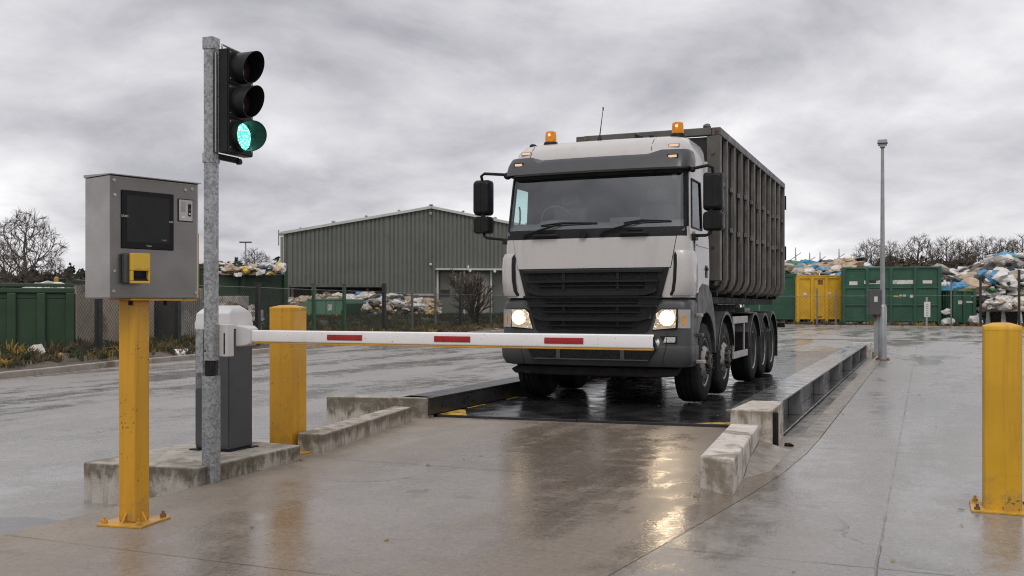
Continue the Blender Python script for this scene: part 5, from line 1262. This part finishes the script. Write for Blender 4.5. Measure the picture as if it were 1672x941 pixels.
# flat-deck trailer carrying the lower part of the right heap
tr2 = thing('flatbed_trailer', 'small white-legged flat trailer under the rubbish bags at the right edge', 'trailer', at(1632, 66.5, -.1), R(-24))
b = MB(); b.box(-1.25, 1.6, 0, 1.8, 1.05, 1.17); b.build('deck', M['tr_tan'], tr2, bevel=.02)
for x in (-.95, .05, 1.1):
    b = MB(); b.prism([(x, 0), (x + .32, 0), (x + .22, 1.04), (x + .08, 1.04)], 'xz', .05, .25); b.build('leg', M['sticker'], tr2)
b = MB(); b.box(-1.2, 1.5, .6, 1.7, .25, 1.0); b.build('undercarriage', M['under'], tr2)
b = MB(); b.box(-1.25, -1.1, -.03, -.001, 1.07, 1.17); b.build('tail_light', M['red'], tr2)
heap('rubbish_bags', 'white rubbish bags heaped on the flat trailer', 1612, 1672, 65.8, 68.5, [(1612, 495), (1630, 484), (1650, 484), (1672, 488)], 110, (12, 2, 1, .2, .5, .2, .1, 1), (.15, .36), zbase=1.1)
b = MB(); b.lump(at(1592, 65.5, .35), .42, 0, sub=2); tag(b.build('rubbish_bag', M['tr_white']), 'single white rubbish bag on the ground right of the small low skip', 'bag')
b = MB(); b.lump(at(1546, 66.5, .9), .34, 0, sub=2); b.lump(at(1548, 66.6, .2), .4, 0, sub=2); tag(b.build('rubbish_bag', M['tr_white']), 'white bag wedged beside the tall dark green container', 'bag')

# ------------------------------------------------------------------ panel wall left
pw = thing('panel_wall', 'tan concrete panel wall with dark coping behind the chain-link fence', 'wall', at(118, 30, -.1))
pts = [at(112, 30.5), at(160, 31.5), at(205, 32.6), at(250, 33.8)]
for i, (p, q) in enumerate(zip(pts[:-1], pts[1:])):
    o0 = pw.location; a = Vector((p[0] - o0.x, p[1] - o0.y, 0)); c = Vector((q[0] - o0.x, q[1] - o0.y, 0)); dd = (c - a).normalized(); nn = Vector((-dd.y, dd.x, 0))
    b = MB(); b.obox((a + c) / 2 + Vector((0, 0, 1.03)), (dd, nn, (0, 0, 1)), ((c - a).length - .02, .12, 2.1)); b.build('panel', M['panel_wall'], pw, bevel=.01)
a = Vector((pts[0][0] - pw.location.x, pts[0][1] - pw.location.y, 0)); c = Vector((pts[-1][0] - pw.location.x, pts[-1][1] - pw.location.y, 0))
b = MB(); b.beam(a + Vector((0, 0, 2.13)), c + Vector((0, 0, 2.13)), .2, .09); b.build('coping', M['fence_black'], pw)
pts = [(at(250, 34.2), at(285, 35)), (at(286, 35.2), at(330, 36.2))]
for i, (p, q) in enumerate(pts):
    b = MB(); a = Vector((p[0], p[1], .9)); c = Vector((q[0], q[1], .9)); dd = (c - a); ln = dd.length; dd.normalize()
    nseg = 14; rows = [[], []]
    for k in range(nseg * 2 + 1):
        u = ln * k / (nseg * 2); o_ = .03 if (k // 1) % 2 else -.03; x = -dd.y * o_; y = dd.x * o_
        for zz, r_ in zip((-1., 1.05), rows): r_.append((a.x + dd.x * u + x, a.y + dd.y * u + y, .9 + zz))
    b.loft(rows); b.loft([[(x - dd.y * .03, y + dd.x * .03, z) for x, y, z in r_] for r_ in rows])
    tag(b.build('sheet_metal_hoarding', M['tr_grey'] if i else M['box_grey']), ('dark grey sheet metal hoarding next to the tan panel wall', 'lighter corrugated hoarding left of the traffic light pole')[i], 'hoarding')
cb_ = thing('block_wall', 'stacked pale concrete block wall below the long plain green container', 'wall', at(372, 43, -.1), R(-12))
for r_ in range(3):
    for k in range(3 if r_ < 2 else 2):
        b = MB(); b.box(-1.6 + k * 1.05 + r_ * .1, -.58 + k * 1.05 + r_ * .1, 0, .6, r_ * .62, r_ * .62 + .6); b.build('block', M['tr_grey'] if (r_ + k) % 2 else M['kerb'], cb_, bevel=.02)

# ------------------------------------------------------------------ warehouse
A = Vector(at(463, 76)); B = Vector(at(936, 79)); ax = B - A; WL = ax.length
wh = thing('warehouse', 'green-grey corrugated warehouse with a low gabled roof', 'warehouse', (A.x, A.y, -.1), math.atan2(ax.y, ax.x))
EZ = 6.95; AZ2 = 9.10; DEP = 38
def topz(x): return EZ + (AZ2 - EZ) * (1 - abs(x - WL / 2) / (WL / 2))
def WX(px_):   # photo column -> x along the facade
    r = (px_ - 836) / FOC; u = Vector((r * CC - SS, CC + SS * r)); n_v = Vector((-ax.y, ax.x)).normalized()
    dd = A.dot(n_v) / u.dot(n_v); return (u * dd - A).dot(ax.normalized())
def WZ(px_, y):
    r = (px_ - 836) / FOC; u = Vector((r * CC - SS, CC + SS * r)); n_v = Vector((-ax.y, ax.x)).normalized()
    return hz(y, A.dot(n_v) / u.dot(n_v)) + .1
def clad(name, x0, x1, zlo, m, parent):
    b = MB(); pitch = .33; xs = []; x = x0
    while x < x1 - 1e-6:
        for f, o in ((0, 0), (.60, 0), (.70, .07), (.90, .07)):
            if x + f * pitch < x1: xs.append((x + f * pitch, o))
        x += pitch
    xs.append((x1, 0))
    b.loft([[(x, o, zlo(x)) for x, o in xs], [(x, o, topz(x)) for x, o in xs]])
    return b.build(name, m, parent, recalc=False)
bayL, bayR = WX(473), WX(631); zb1 = WZ(550, 467); bR2 = WX(712); zb2 = WZ(670, 480)
dL, dR = WX(713), WX(850); zd = WZ(760, 441)
def low(x):
    if x < bayL: return 0
    if x < bayR: return zb1
    if x < dL: return zb2
    if x < dR: return zd
    return 0
for (x0, x1) in ((0, bayL), (bayL, bayR), (bayR, dL), (dL, dR), (dR, WL)):
    clad('cladding', x0, x1, lambda x, q=(x0 + x1) / 2: low(q), M['clad'], wh)
b = MB()
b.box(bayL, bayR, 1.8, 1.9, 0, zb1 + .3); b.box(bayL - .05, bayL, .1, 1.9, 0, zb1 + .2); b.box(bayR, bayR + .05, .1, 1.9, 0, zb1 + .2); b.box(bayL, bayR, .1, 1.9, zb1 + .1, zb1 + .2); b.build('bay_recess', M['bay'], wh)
b = MB(); b.box(bayL - .1, bayR, -.06, .0, zb1 - .1, zb1 + .06); b.build('bay_lintel', M['bin_rail'], wh)
for x in (bayL + .2, WX(515), WX(563), WX(600)):
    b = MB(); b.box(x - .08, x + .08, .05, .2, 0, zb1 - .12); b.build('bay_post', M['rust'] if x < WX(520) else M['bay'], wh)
b = MB(); b.box(bayR, dL, .12, .3, 0, zb2 + .1); b.build('low_wall', M['panel_wall'], wh)
b = MB(); b.box(bayR, dL, -.10, .02, zb2 - .14, zb2 - .001); b.build('wall_sill', M['clad_trim'], wh)
b = MB(); b.box(dL, dR, .35, .45, 0, zd + .1); b.build('door_recess', M['clad'], wh)
d0_, d1_ = WX(719), WX(757); zdd = WZ(740, 445)
b = MB(); b.box(d0_, d1_, .25, .34, 0, zdd); dr = b.build('roller_door', M['clad'], wh)
b = MB(); b.box(WX(738), WX(747), .22, .249, WZ(742, 460), WZ(742, 451)); sg = b.build('door_sign', M['sticker'], dr)
b = MB(); xa, za = WX(742.5), WZ(742, 455.5); b.box(xa - .03, xa + .03, .215, .219, za - .17, za + .17); b.box(xa - .15, xa + .15, .215, .219, za - .025, za + .025); b.build('sign_mark', M['box_grey'], sg)
b = MB(); b.box(WX(719.5), WX(735), .22, .248, WZ(727, 485), WZ(727, 473)); b.build('door_window', M['bay'], dr)
b = MB(); b.box(WX(711), dR, -.75, .05, zd - .03, zd + .10); b.build('canopy', M['clad_trim'], wh)
b = MB()
for p in (714.5, 758, 802): b.box(WX(p) - .07, WX(p) + .07, -.05, .12, 0, zd - .035)
b.build('door_post', M['clad_trim'], wh)
b = MB(); b.box(WX(759), WX(800), .28, .345, 0, zdd - .1); b.build('sliding_panel', M['tr_grey'], wh)
b = MB()
for (x0, x1) in ((0, WL / 2), (WL / 2, WL)): b.beam((x0 - (.2 if x0 == 0 else 0), -.08, topz(x0) + .07), (x1 + (.2 if x1 == WL else 0), -.08, topz(x1) + .07), .22, .2)
b.build('gable_trim', M['clad_trim'], wh)
b = MB(); b.add([(-.25, -.15, EZ + .12), (WL / 2, -.15, AZ2 + .18), (WL + .25, -.15, EZ + .12), (WL + .25, DEP, EZ + .12), (WL / 2, DEP, AZ2 + .18), (-.25, DEP, EZ + .12)], [(0, 1, 4, 5), (1, 2, 3, 4)]); b.build('roof', M['roof'], wh)
b = MB(); b.add([(0, .1, 0), (0, DEP, 0), (0, DEP, EZ), (0, .1, EZ), (WL, .1, 0), (WL, DEP, 0), (WL, DEP, EZ), (WL, .1, EZ), (WL / 2, DEP, AZ2)], [(0, 1, 2, 3), (4, 7, 6, 5), (1, 5, 6, 8, 2)]); b.build('side_wall', M['clad'], wh)
b = MB(); b.tube([(-.12, -.1, 0), (-.12, -.1, EZ - .2)], .11, 8); b.box(-.3, .05, -.2, .1, EZ - .12, EZ + .06); b.tube([(-.35, -.2, EZ + .3), (-.35, -.2, EZ - .9)], .05, 6); b.build('downpipe', M['roof'], wh)
b = MB()
for i in range(9):
    x = WL * (i + .5) / 9; b.lump((x, .0, topz(x) + .25), .13, sub=1)
b.build('roof_fixing', M['tr_grey'], wh)
for (px_, y) in ((703, 349), (703, 432), (764, 436), (766, 443), (806, 444)):
    b = MB(); b.lathe([(.12, 0), (.10, -.12), (.0004, -.14)], (WX(px_), -.08 if y < 440 else -.78, WZ(px_, y)), 'y', 8); b.build('wall_lamp', M['sticker'], wh)
# bare shrub by the door
def bare(seed, H, spread=.55, levels=5, start=.25, nfork=(3, 4), r0=None, droop=0., twig=.012):
    rg = random.Random(seed); tk, tw = MB(), MB(); r0 = r0 or H * .022
    def grow(p, d, ln, r, lev):
        pts = [Vector(p)]; rs = [r]; n = 4
        for i in range(n):
            d = (d + Vector((rg.gauss(0, .12), rg.gauss(0, .12), rg.gauss(0, .06) + .05 - droop * .1))).normalized()
            pts.append(pts[-1] + d * ln / n); rs.append(max(twig, r * (1 - .42 * (i + 1) / n)))
        (tk if lev <= 1 else tw).tube(pts, rs, 6 if lev <= 1 else (4 if lev == 2 else 3), caps=False)
        if lev >= levels: return
        k = rg.randint(*nfork) + (1 if lev == 0 else 0)
        for c in range(k):
            t = rg.uniform(.35, 1.) if c else 1.; t = max(t, .45) if lev == 0 else t
            i = min(n - 1, int(t * n)); q = pts[i] + (pts[i + 1] - pts[i]) * (t * n - i)
            a = rg.random() * 6.28; ang = rg.uniform(.25, .95) * spread * (1.25 if lev == 0 else 1) * (.5 if c == 0 else 1.1)
            sd = d.orthogonal().normalized(); sd = Matrix.Rotation(a, 3, d) @ sd
            nd = (d * math.cos(ang) + sd * math.sin(ang)).normalized()
            grow(q, nd, ln * rg.uniform(.62, .82), rs[i] * rg.uniform(.55, .72), lev + 1)
    grow((0, 0, -.2), Vector((0, 0, 1)), H * start, r0, 0)
    zmax = max(v[2] for v in tw.v); k = H / zmax
    for mb in (tk, tw): mb.v = [(x * k, y * k, z * k) for x, y, z in mb.v]
    return tk, tw
import numpy as np
def colonise(seed, H, w, fork=.34, n_att=900, low=.28):
    """skeleton that fills an uneven rounded crown: returns trunk and twig meshes"""
    rg = np.random.default_rng(seed); att = []
    while len(att) < n_att:
        p = rg.uniform(-1, 1, 3)
        if p @ p > 1 or (p @ p < .15 and rg.random() < .7): continue
        lump = 1 + .22 * mnoise.noise((p[0] * 1.6 + seed, p[1] * 1.6, p[2] * 1.6))
        z = H * (low + (1 - low) * (.5 + .5 * p[2])); k = (.62 + .38 * math.sin(PI * min(1, max(0, (z / H - low) / (1 - low))) ** .8)) 
        att.append((p[0] * w / 2 * lump * k, p[1] * w / 2 * lump * k, z * (.97 + .03 * lump)))
    att = np.array(att); step = H * .024; infl = H * .34; kill = H * .040
    P = [np.array((0, 0, -.3))]; par = [-1]
    while P[-1][2] < H * fork: P.append(P[-1] + np.array((rg.normal(0, .06), rg.normal(0, .06), 1.)) * step); par.append(len(P) - 2)
    alive = np.ones(len(att), bool)
    for it in range(90):
        A = att[alive]
        if not len(A): break
        Q = np.array(P); D = np.linalg.norm(A[:, None] - Q[None], axis=2); nn = D.argmin(1); dm = D.min(1)
        new = []
        for node in np.unique(nn[dm < infl]):
            sel = A[(nn == node) & (dm < infl)]; d = (sel - Q[node]); d = (d / np.linalg.norm(d, axis=1)[:, None]).sum(0); d = d / max(1e-6, np.linalg.norm(d)) + rg.normal(0, .12, 3) + np.array((0, 0, .14))
            if par[node] >= 0: pd = Q[node] - Q[par[node]]; d = d + .75 * pd / np.linalg.norm(pd)
            ln = np.linalg.norm(d)
            if ln < 1e-6: continue
            q = Q[node] + d / ln * step
            if np.linalg.norm(Q - q, axis=1).min() > step * .4: new.append((q, node))
        if not new: break
        for q, node in new: P.append(q); par.append(int(node))
        Q = np.array(P); D = np.linalg.norm(att[:, None] - Q[None], axis=2).min(1); alive = D > kill
    n = len(P); kids = [[] for _ in range(n)]
    for i_, p_ in enumerate(par):
        if p_ >= 0: kids[p_].append(i_)
    area = [0.] * n; tipr = .015
    for i_ in range(n - 1, -1, -1): area[i_] = sum(area[k] for k in kids[i_]) if kids[i_] else tipr ** 2.3
    rad = [a ** (1 / 2.3) for a in area]; sc = H * .020 / rad[0]; rad = [max(tipr, r_ * sc) for r_ in rad]
    tk, tw = MB(), MB()
    for i_ in range(1, n):
        big_ = rad[i_] > .05; (tk if big_ else tw).tube([P[par[i_]], P[i_]], [rad[par[i_]] if big_ else rad[i_] * 1.05, rad[i_]], 6 if big_ else 3, caps=False)
        if not kids[i_] or (rad[i_] < .03 and rg.random() < .6):
            base = Vector(P[i_]); d = (base - Vector(P[par[i_]])).normalized()
            for k in range(7 if not kids[i_] else 3):
                e_ = (d + Vector(rg.normal(0, .38, 3)) + Vector((0, 0, .2))).normalized() * H * rg.uniform(.04, .10); tw.tube([base, base + e_], [tipr * .9, tipr * .6], 3, caps=False)
    return tk, tw
PROTO = {}
def bare_tree(name, label, kind, loc, s, rz, cat='tree', group=None):
    if kind not in PROTO:
        seed, H, kw = KINDS_[kind]; tk, tw = (bare if kind == 'shrub' else colonise)(seed, H, **kw)
        t = thing(name, label, cat, loc, rz, group); tk.build('trunk', M['bark'], t, smooth_angle=70, recalc=False); tw.build('crown', M['twig'], t, recalc=False); PROTO[kind] = t
    else:
        t = dup_tree(PROTO[kind]); t.location = loc; t.rotation_euler = (0, 0, rz); tag(t, label, cat)
        if group: t['group'] = group
        elif 'group' in t: del t['group']
    t.scale = (s, s, s) if not isinstance(s, tuple) else s
    return t
KINDS_ = {'big': (14, 10, dict(w=6.0, fork=.44, n_att=900, low=.36)), 'a': (8, 10, dict(w=5.0, fork=.46, n_att=900, low=.42)), 'b': (11, 10, dict(w=5.4, fork=.50, n_att=800, low=.48)), 'c': (23, 10, dict(w=4.4, fork=.44, n_att=900, low=.40)), 'shrub': (5, 4, dict(spread=.7, levels=3, start=.16, nfork=(6, 8), r0=.06, twig=.009))}
bare_tree('bare_shrub', 'bare many-stemmed shrub before the warehouse door', 'shrub', at(784, 62, -.1), .95, .4, 'shrub')
bare_tree('bare_tree', 'large bare tree with rounded crown above the skip at the left edge', 'big', at(44, 88, -.3), 1.0, 2.1, group=None)
bare_tree('bare_tree', 'smaller bare tree at the very left edge beside the large rounded one', 'b', at(8, 80, -.3), .66, 1.0)
bare_tree('bare_tree', 'little bare tree standing right of the large rounded one', 'c', at(90, 95, -.3), .62, .7)
bare_tree('bare_tree', 'pale bare tree above the long plain green container', 'b', at(416, 130, -.3), .90, 3.0)
GT = 'bare trees behind the containers on the right'
for (px_, d_, kind, top, rz, lab) in ((1424, 138, 'b', 393, .3, 'pale bare tree just left of the lamp post'), (1455, 142, 'c', 396, 1.9, 'pale bare tree just right of the lamp post'), (1500, 128, 'a', 386, 4.2, 'tallest bare tree above the tall dark green container'),
        (1546, 135, 'b', 390, 2.2, 'narrow bare tree behind the right end of the tall dark green container'), (1577, 138, 'c', 391, .1, 'broad dense bare tree left of the rubbish heap at the right edge'), (1612, 140, 'a', 388, 1.1, 'bare tree rising over the crest of the right rubbish heap, left of three'),
        (1644, 142, 'c', 391, 3.3, 'middle bare tree of the three over the right rubbish heap'), (1668, 136, 'b', 387, 5.2, 'bare tree at the right picture edge over the rubbish heap'), (1720, 136, 'a', 390, 2.6, 'bare tree standing beyond the right picture edge')):
    h_ = hz(top, d_) + .3; bare_tree('bare_tree', lab, kind, at(px_, d_, -.3), h_ / 10, rz, group=GT)

# dense crowns: leaf clumps
def leafy(name, label, loc, w, h, n, m, seed, leaf=.35, cat='tree', trunk=True):
    rg = random.Random(seed); t = thing(name, label, cat, loc)
    lob = [(rg.uniform(-.35, .35) * w, rg.uniform(-.35, .35) * w, h * rg.uniform(.35, .78), rg.uniform(.22, .4)) for _ in range(9)]
    b = MB()
    for i in range(n):
        cx_, cy_, cz_, rr_ = rg.choice(lob); v = Vector((rg.gauss(0, 1), rg.gauss(0, 1), rg.gauss(0, 1))).normalized() * rg.random() ** .4
        c = Vector((cx_ + v.x * rr_ * w * .7, cy_ + v.y * rr_ * w * .7, cz_ + v.z * rr_ * h * .75)); s = leaf * rg.uniform(.4, 1.1)
        a = Vector((rg.gauss(0, 1), rg.gauss(0, 1), rg.gauss(0, .6))).normalized(); q = a.orthogonal().normalized()
        b.add([c + a * s, c + q * s * .6, c - a * s * .8, c - q * s * .7], [(0, 1, 2, 3)], 0)
    b.build('crown', m, t, recalc=False)
    if trunk:
        b = MB(); b.tube([(0, 0, -.2), (0, 0, h * .3), (.1, 0, h * .6)], [w * .05, w * .04, w * .015], 7); b.build('trunk', M['bark'], t, smooth_angle=60)
    return t
for i, (px_, d_, top, wpx, lab) in enumerate(((117, 120, 430, 26, 'dark evergreen tree just left of the steel terminal cabinet'), (134, 122, 433, 20, 'small dark evergreen tucked against the edge of the terminal cabinet'), (333, 118, 428, 26, 'dark bushy tree between the terminal and the traffic light pole'), (374, 120, 420, 24, 'dark bushy evergreen left of the far lamp column'), (393, 124, 422, 26, 'dark rounded evergreen at the foot of the far lamp column'), (446, 122, 417, 34, 'dark bushy tree beside the eave of the warehouse'),
        (1372, 130, 423, 10, 'small dark conifer left of the tall dark green container'), (1340, 132, 424, 12, 'small green bush above the tan rubbish heap'), (1478, 120, 412, 34, 'dark brown-leaved tree behind the tall dark green container'), (1515, 122, 412, 52, 'wide russet tree crown behind the tall dark green container'), (1560, 124, 418, 40, 'dull brown tree crown behind the small low green skip'))):
    h_ = hz(top, d_) + .3; leafy('leafy_tree', lab, at(px_, d_, -.3), wpx / FOC * d_, h_, 900, M['leaf_br'] if i >= 8 else M['leaf_d'], 40 + i, leaf=.42)
# far thicket reading as one mass
def thicket(name, label, spans, seed):
    rg = random.Random(seed); b = MB()
    for (x0, x1, d0, d1, y0, y1, n, mi) in spans:
        for i in range(n):
            x = rg.uniform(x0, x1); d_ = rg.uniform(d0, d1); t = (x - x0) / (x1 - x0)
            top = hz(y0 + (y1 - y0) * t, d_) * (.82 + .28 * mnoise.noise((x * .09, d_ * .1, seed))) 
            z = top * rg.random() ** .7; X, Y = at(x, d_); c = Vector((X, Y, z)); s = rg.uniform(.2, .75)
            a = Vector((rg.gauss(0, .7), rg.gauss(0, .7), 1 if rg.random() < .6 else .1)).normalized(); q = a.orthogonal().normalized(); q.rotate(Matrix.Rotation(rg.random() * 6, 3, a))
            b.add([c + a * s, c + q * s * .35, c - a * s, c - q * s * .35], [(0, 1, 2, 3)], mi if rg.random() < .8 else 1 - mi)
    return tag(b.build(name, [M['leaf_br'], M['leaf_d']], recalc=False), label, kind='stuff')
thicket('thicket', 'brown and dark thicket along the skyline behind the left containers', [(-80, 100, 90, 104, 438, 437, 5000, 0), (85, 180, 100, 118, 440, 441, 2600, 1), (180, 480, 126, 136, 440, 441, 3400, 1)], 4)
thicket('thicket', 'brown thicket along the skyline behind the right containers', [(1200, 1420, 150, 160, 434, 432, 2400, 1), (1400, 1560, 140, 152, 418, 412, 6500, 0), (1550, 1760, 142, 154, 412, 408, 5200, 0)], 9)

# ------------------------------------------------------------------ lamp columns, sign, pylons
lp = thing('lamp_post', 'tall grey lamp post with a dark grey control box at the right', 'lamp post', at(1441, 23.75, 0))
b = MB(); b.box(-.16, .16, -.16, .16, 0, .018); b.build('base_plate', M['rust'], lp, bevel=.004)
b = MB(); b.lathe([(.098, .018), (.098, 1.28), (.082, 1.32), (.062, 1.34)], n=18); b.box(-.19, -.06, -.04, .04, .1, 1.0); b.build('lower_column', M['lamp_grey'], lp, smooth_angle=40)
b = MB(); b.tube([(0, 0, 1.3), (0, 0, 3.2), (0, 0, 5.22)], [.062, .05, .036], 14); b.build('column', M['lamp_grey'], lp, smooth_angle=60)
b = MB(); b.box(-.10, .10, -.06, .06, 5.17, 5.21); b.box(-.06, .06, -.10, .10, 5.12, 5.16); b.prism([(-.12, 5.22), (.12, 5.22), (.10, 5.31), (-.10, 5.31)], 'xz', -.10, .10); b.build('lamp_head', M['lamp_grey'], lp, bevel=.008)
b = MB(); b.box(-.34, -.07, -.12, .06, 1.09, 1.70); cbx = b.build('control_box', M['box_grey'], lp, bevel=.012, rot=(0, 0, R(18)))
b = MB(); b.box(-.23, -.15, -.124, -.1205, 1.40, 1.53); b.build('box_label', M['sticker'], cbx)
b = MB(); b.box(-.22, -.14, -.03, .04, .96, 1.088); b.build('cable_gland', M['rust'], cbx)
for i, (sx, sy) in enumerate(((-1, -1), (1, -1), (-1, 1), (1, 1))):
    b = MB(); b.lathe([(.022, .018), (.022, .05), (.0005, .051)], (sx * .125, sy * .125, 0), 'z', 6); b.build('bolt', M['rust'], lp)
lf = thing('lamp_post', 'thin distant lamp column with a flat head above the long plain green container', 'lamp post', at(401, 92, -.1))
b = MB(); b.tube([(0, 0, 0), (0, 0, 7.3)], [.09, .06], 8); b.build('column', M['lamp_grey'], lf)
b = MB(); b.box(-.55, .55, -.15, .15, 7.3, 7.42); b.build('lamp_head', M['box_grey'], lf, rot=(0, 0, YAW))
sg = thing('sign_post', 'small pale upright notice board on a post before the tall dark green container', 'sign', at(1513, 64.5, YARD), YAW)
b = MB(); b.tube([(0, 0, .05), (0, 0, 2.05)], .07, 8); b.build('post', M['lamp_grey'], sg)
b = MB(); b.box(-.2, .2, -.1, -.071, .75, 1.75); bo = b.build('board', M['sticker'], sg)
b = MB()
for i in range(6): b.box(-.08, .08, -.108, -.1005, .85 + i * .14, .91 + i * .14)
b.build('notice_marks', M['tr_grey'], bo)
b = MB(); b.box(-.4, .25, -.3, .3, 0, .12); b.build('foot', M['kerb'], sg, bevel=.02)
for i, (px_, top, lab) in enumerate(((1299, 403, 'faint far lattice mast nearest the truck container'), (1322, 411, 'faint far mast, shorter, above the yellow container'), (1339, 410, 'faint far mast with slanted arm above the yellow container'), (1370, 405, 'faint far twin-armed mast left of the tall dark green container'))):
    d_ = 240; h_ = hz(top, d_); t = thing('far_mast', lab, 'mast', at(px_, d_, -.2))
    b = MB(); b.tube([(-.5, 0, 0), (0, 0, h_)], [.2, .1], 4); b.tube([(.5, 0, 0), (0, 0, h_)], [.2, .1], 4); b.tube([(-1.4, 0, h_ * .8), (1.3, 0, h_ * .92)], .1, 4)
    for k in range(5): b.tube([(-.5 + .1 * k, 0, h_ * k / 5), (.5 - .1 * (k + 1), 0, h_ * (k + 1) / 5)], .06, 3)
    b.build('mast_frame', M['pylon'], t)
ym = thing('marker_post', 'thin yellow-topped post before the brown thicket at the left', 'post', at(92, 60, -.1))
b = MB(); b.tube([(0, 0, 0), (0, 0, 2.8)], .06, 6); b.build('post', M['bark'], ym)
b = MB(); b.lathe([(.12, 2.8), (.14, 3.1), (.05, 3.2)], n=8); b.build('marker_head', M['leaf_y'], ym)
# leaves and a spot of litter on the wet ground
b = MB()
for i in range(60):
    x = rng.uniform(-4.5, 3.5); y = rng.uniform(3.5, 16); z = .004
    if -5.3 < x < -1.1 and y > 10.1: z = .036
    a = rng.random() * 6.28; s = rng.uniform(.012, .03); b.add([(x + s * math.cos(a), y + s * math.sin(a), z), (x - s * .5 * math.sin(a), y + s * .5 * math.cos(a), z + .006), (x - s * math.cos(a), y - s * math.sin(a), z + .002), (x + s * .5 * math.sin(a), y - s * .5 * math.cos(a), z + .004)], [(0, 1, 2, 3)], rng.randint(0, 1))
tag(b.build('fallen_leaves', [M['leaf_b'], M['leaf_y']], recalc=False), 'fallen leaves and grit on the wet concrete', kind='stuff')

# ------------------------------------------------------------------ camera and render settings
cam = bpy.data.cameras.new('camera'); cam.sensor_width = 36; cam.lens = FOC / 1672 * 36; cam.shift_y = 29.5 / 1672; cam.clip_start = .05; cam.clip_end = 5000
cam.dof.use_dof = True; cam.dof.focus_distance = 9.0; cam.dof.aperture_fstop = 5.6
co = bpy.data.objects.new('camera', cam); COL.objects.link(co); co.location = (0, 0, CAMZ); co.rotation_euler = (R(90), 0, YAW); SC.camera = co
SC.view_settings.view_transform = 'Standard'; SC.view_settings.look = 'None'; SC.view_settings.exposure = .2; SC.view_settings.gamma = 1
SC.cycles.use_denoising = True; SC.cycles.filter_width = 1.1; SC.cycles.max_bounces = 8; SC.cycles.transparent_max_bounces = 12; SC.cycles.sample_clamp_indirect = 6; SC.cycles.caustics_reflective = False
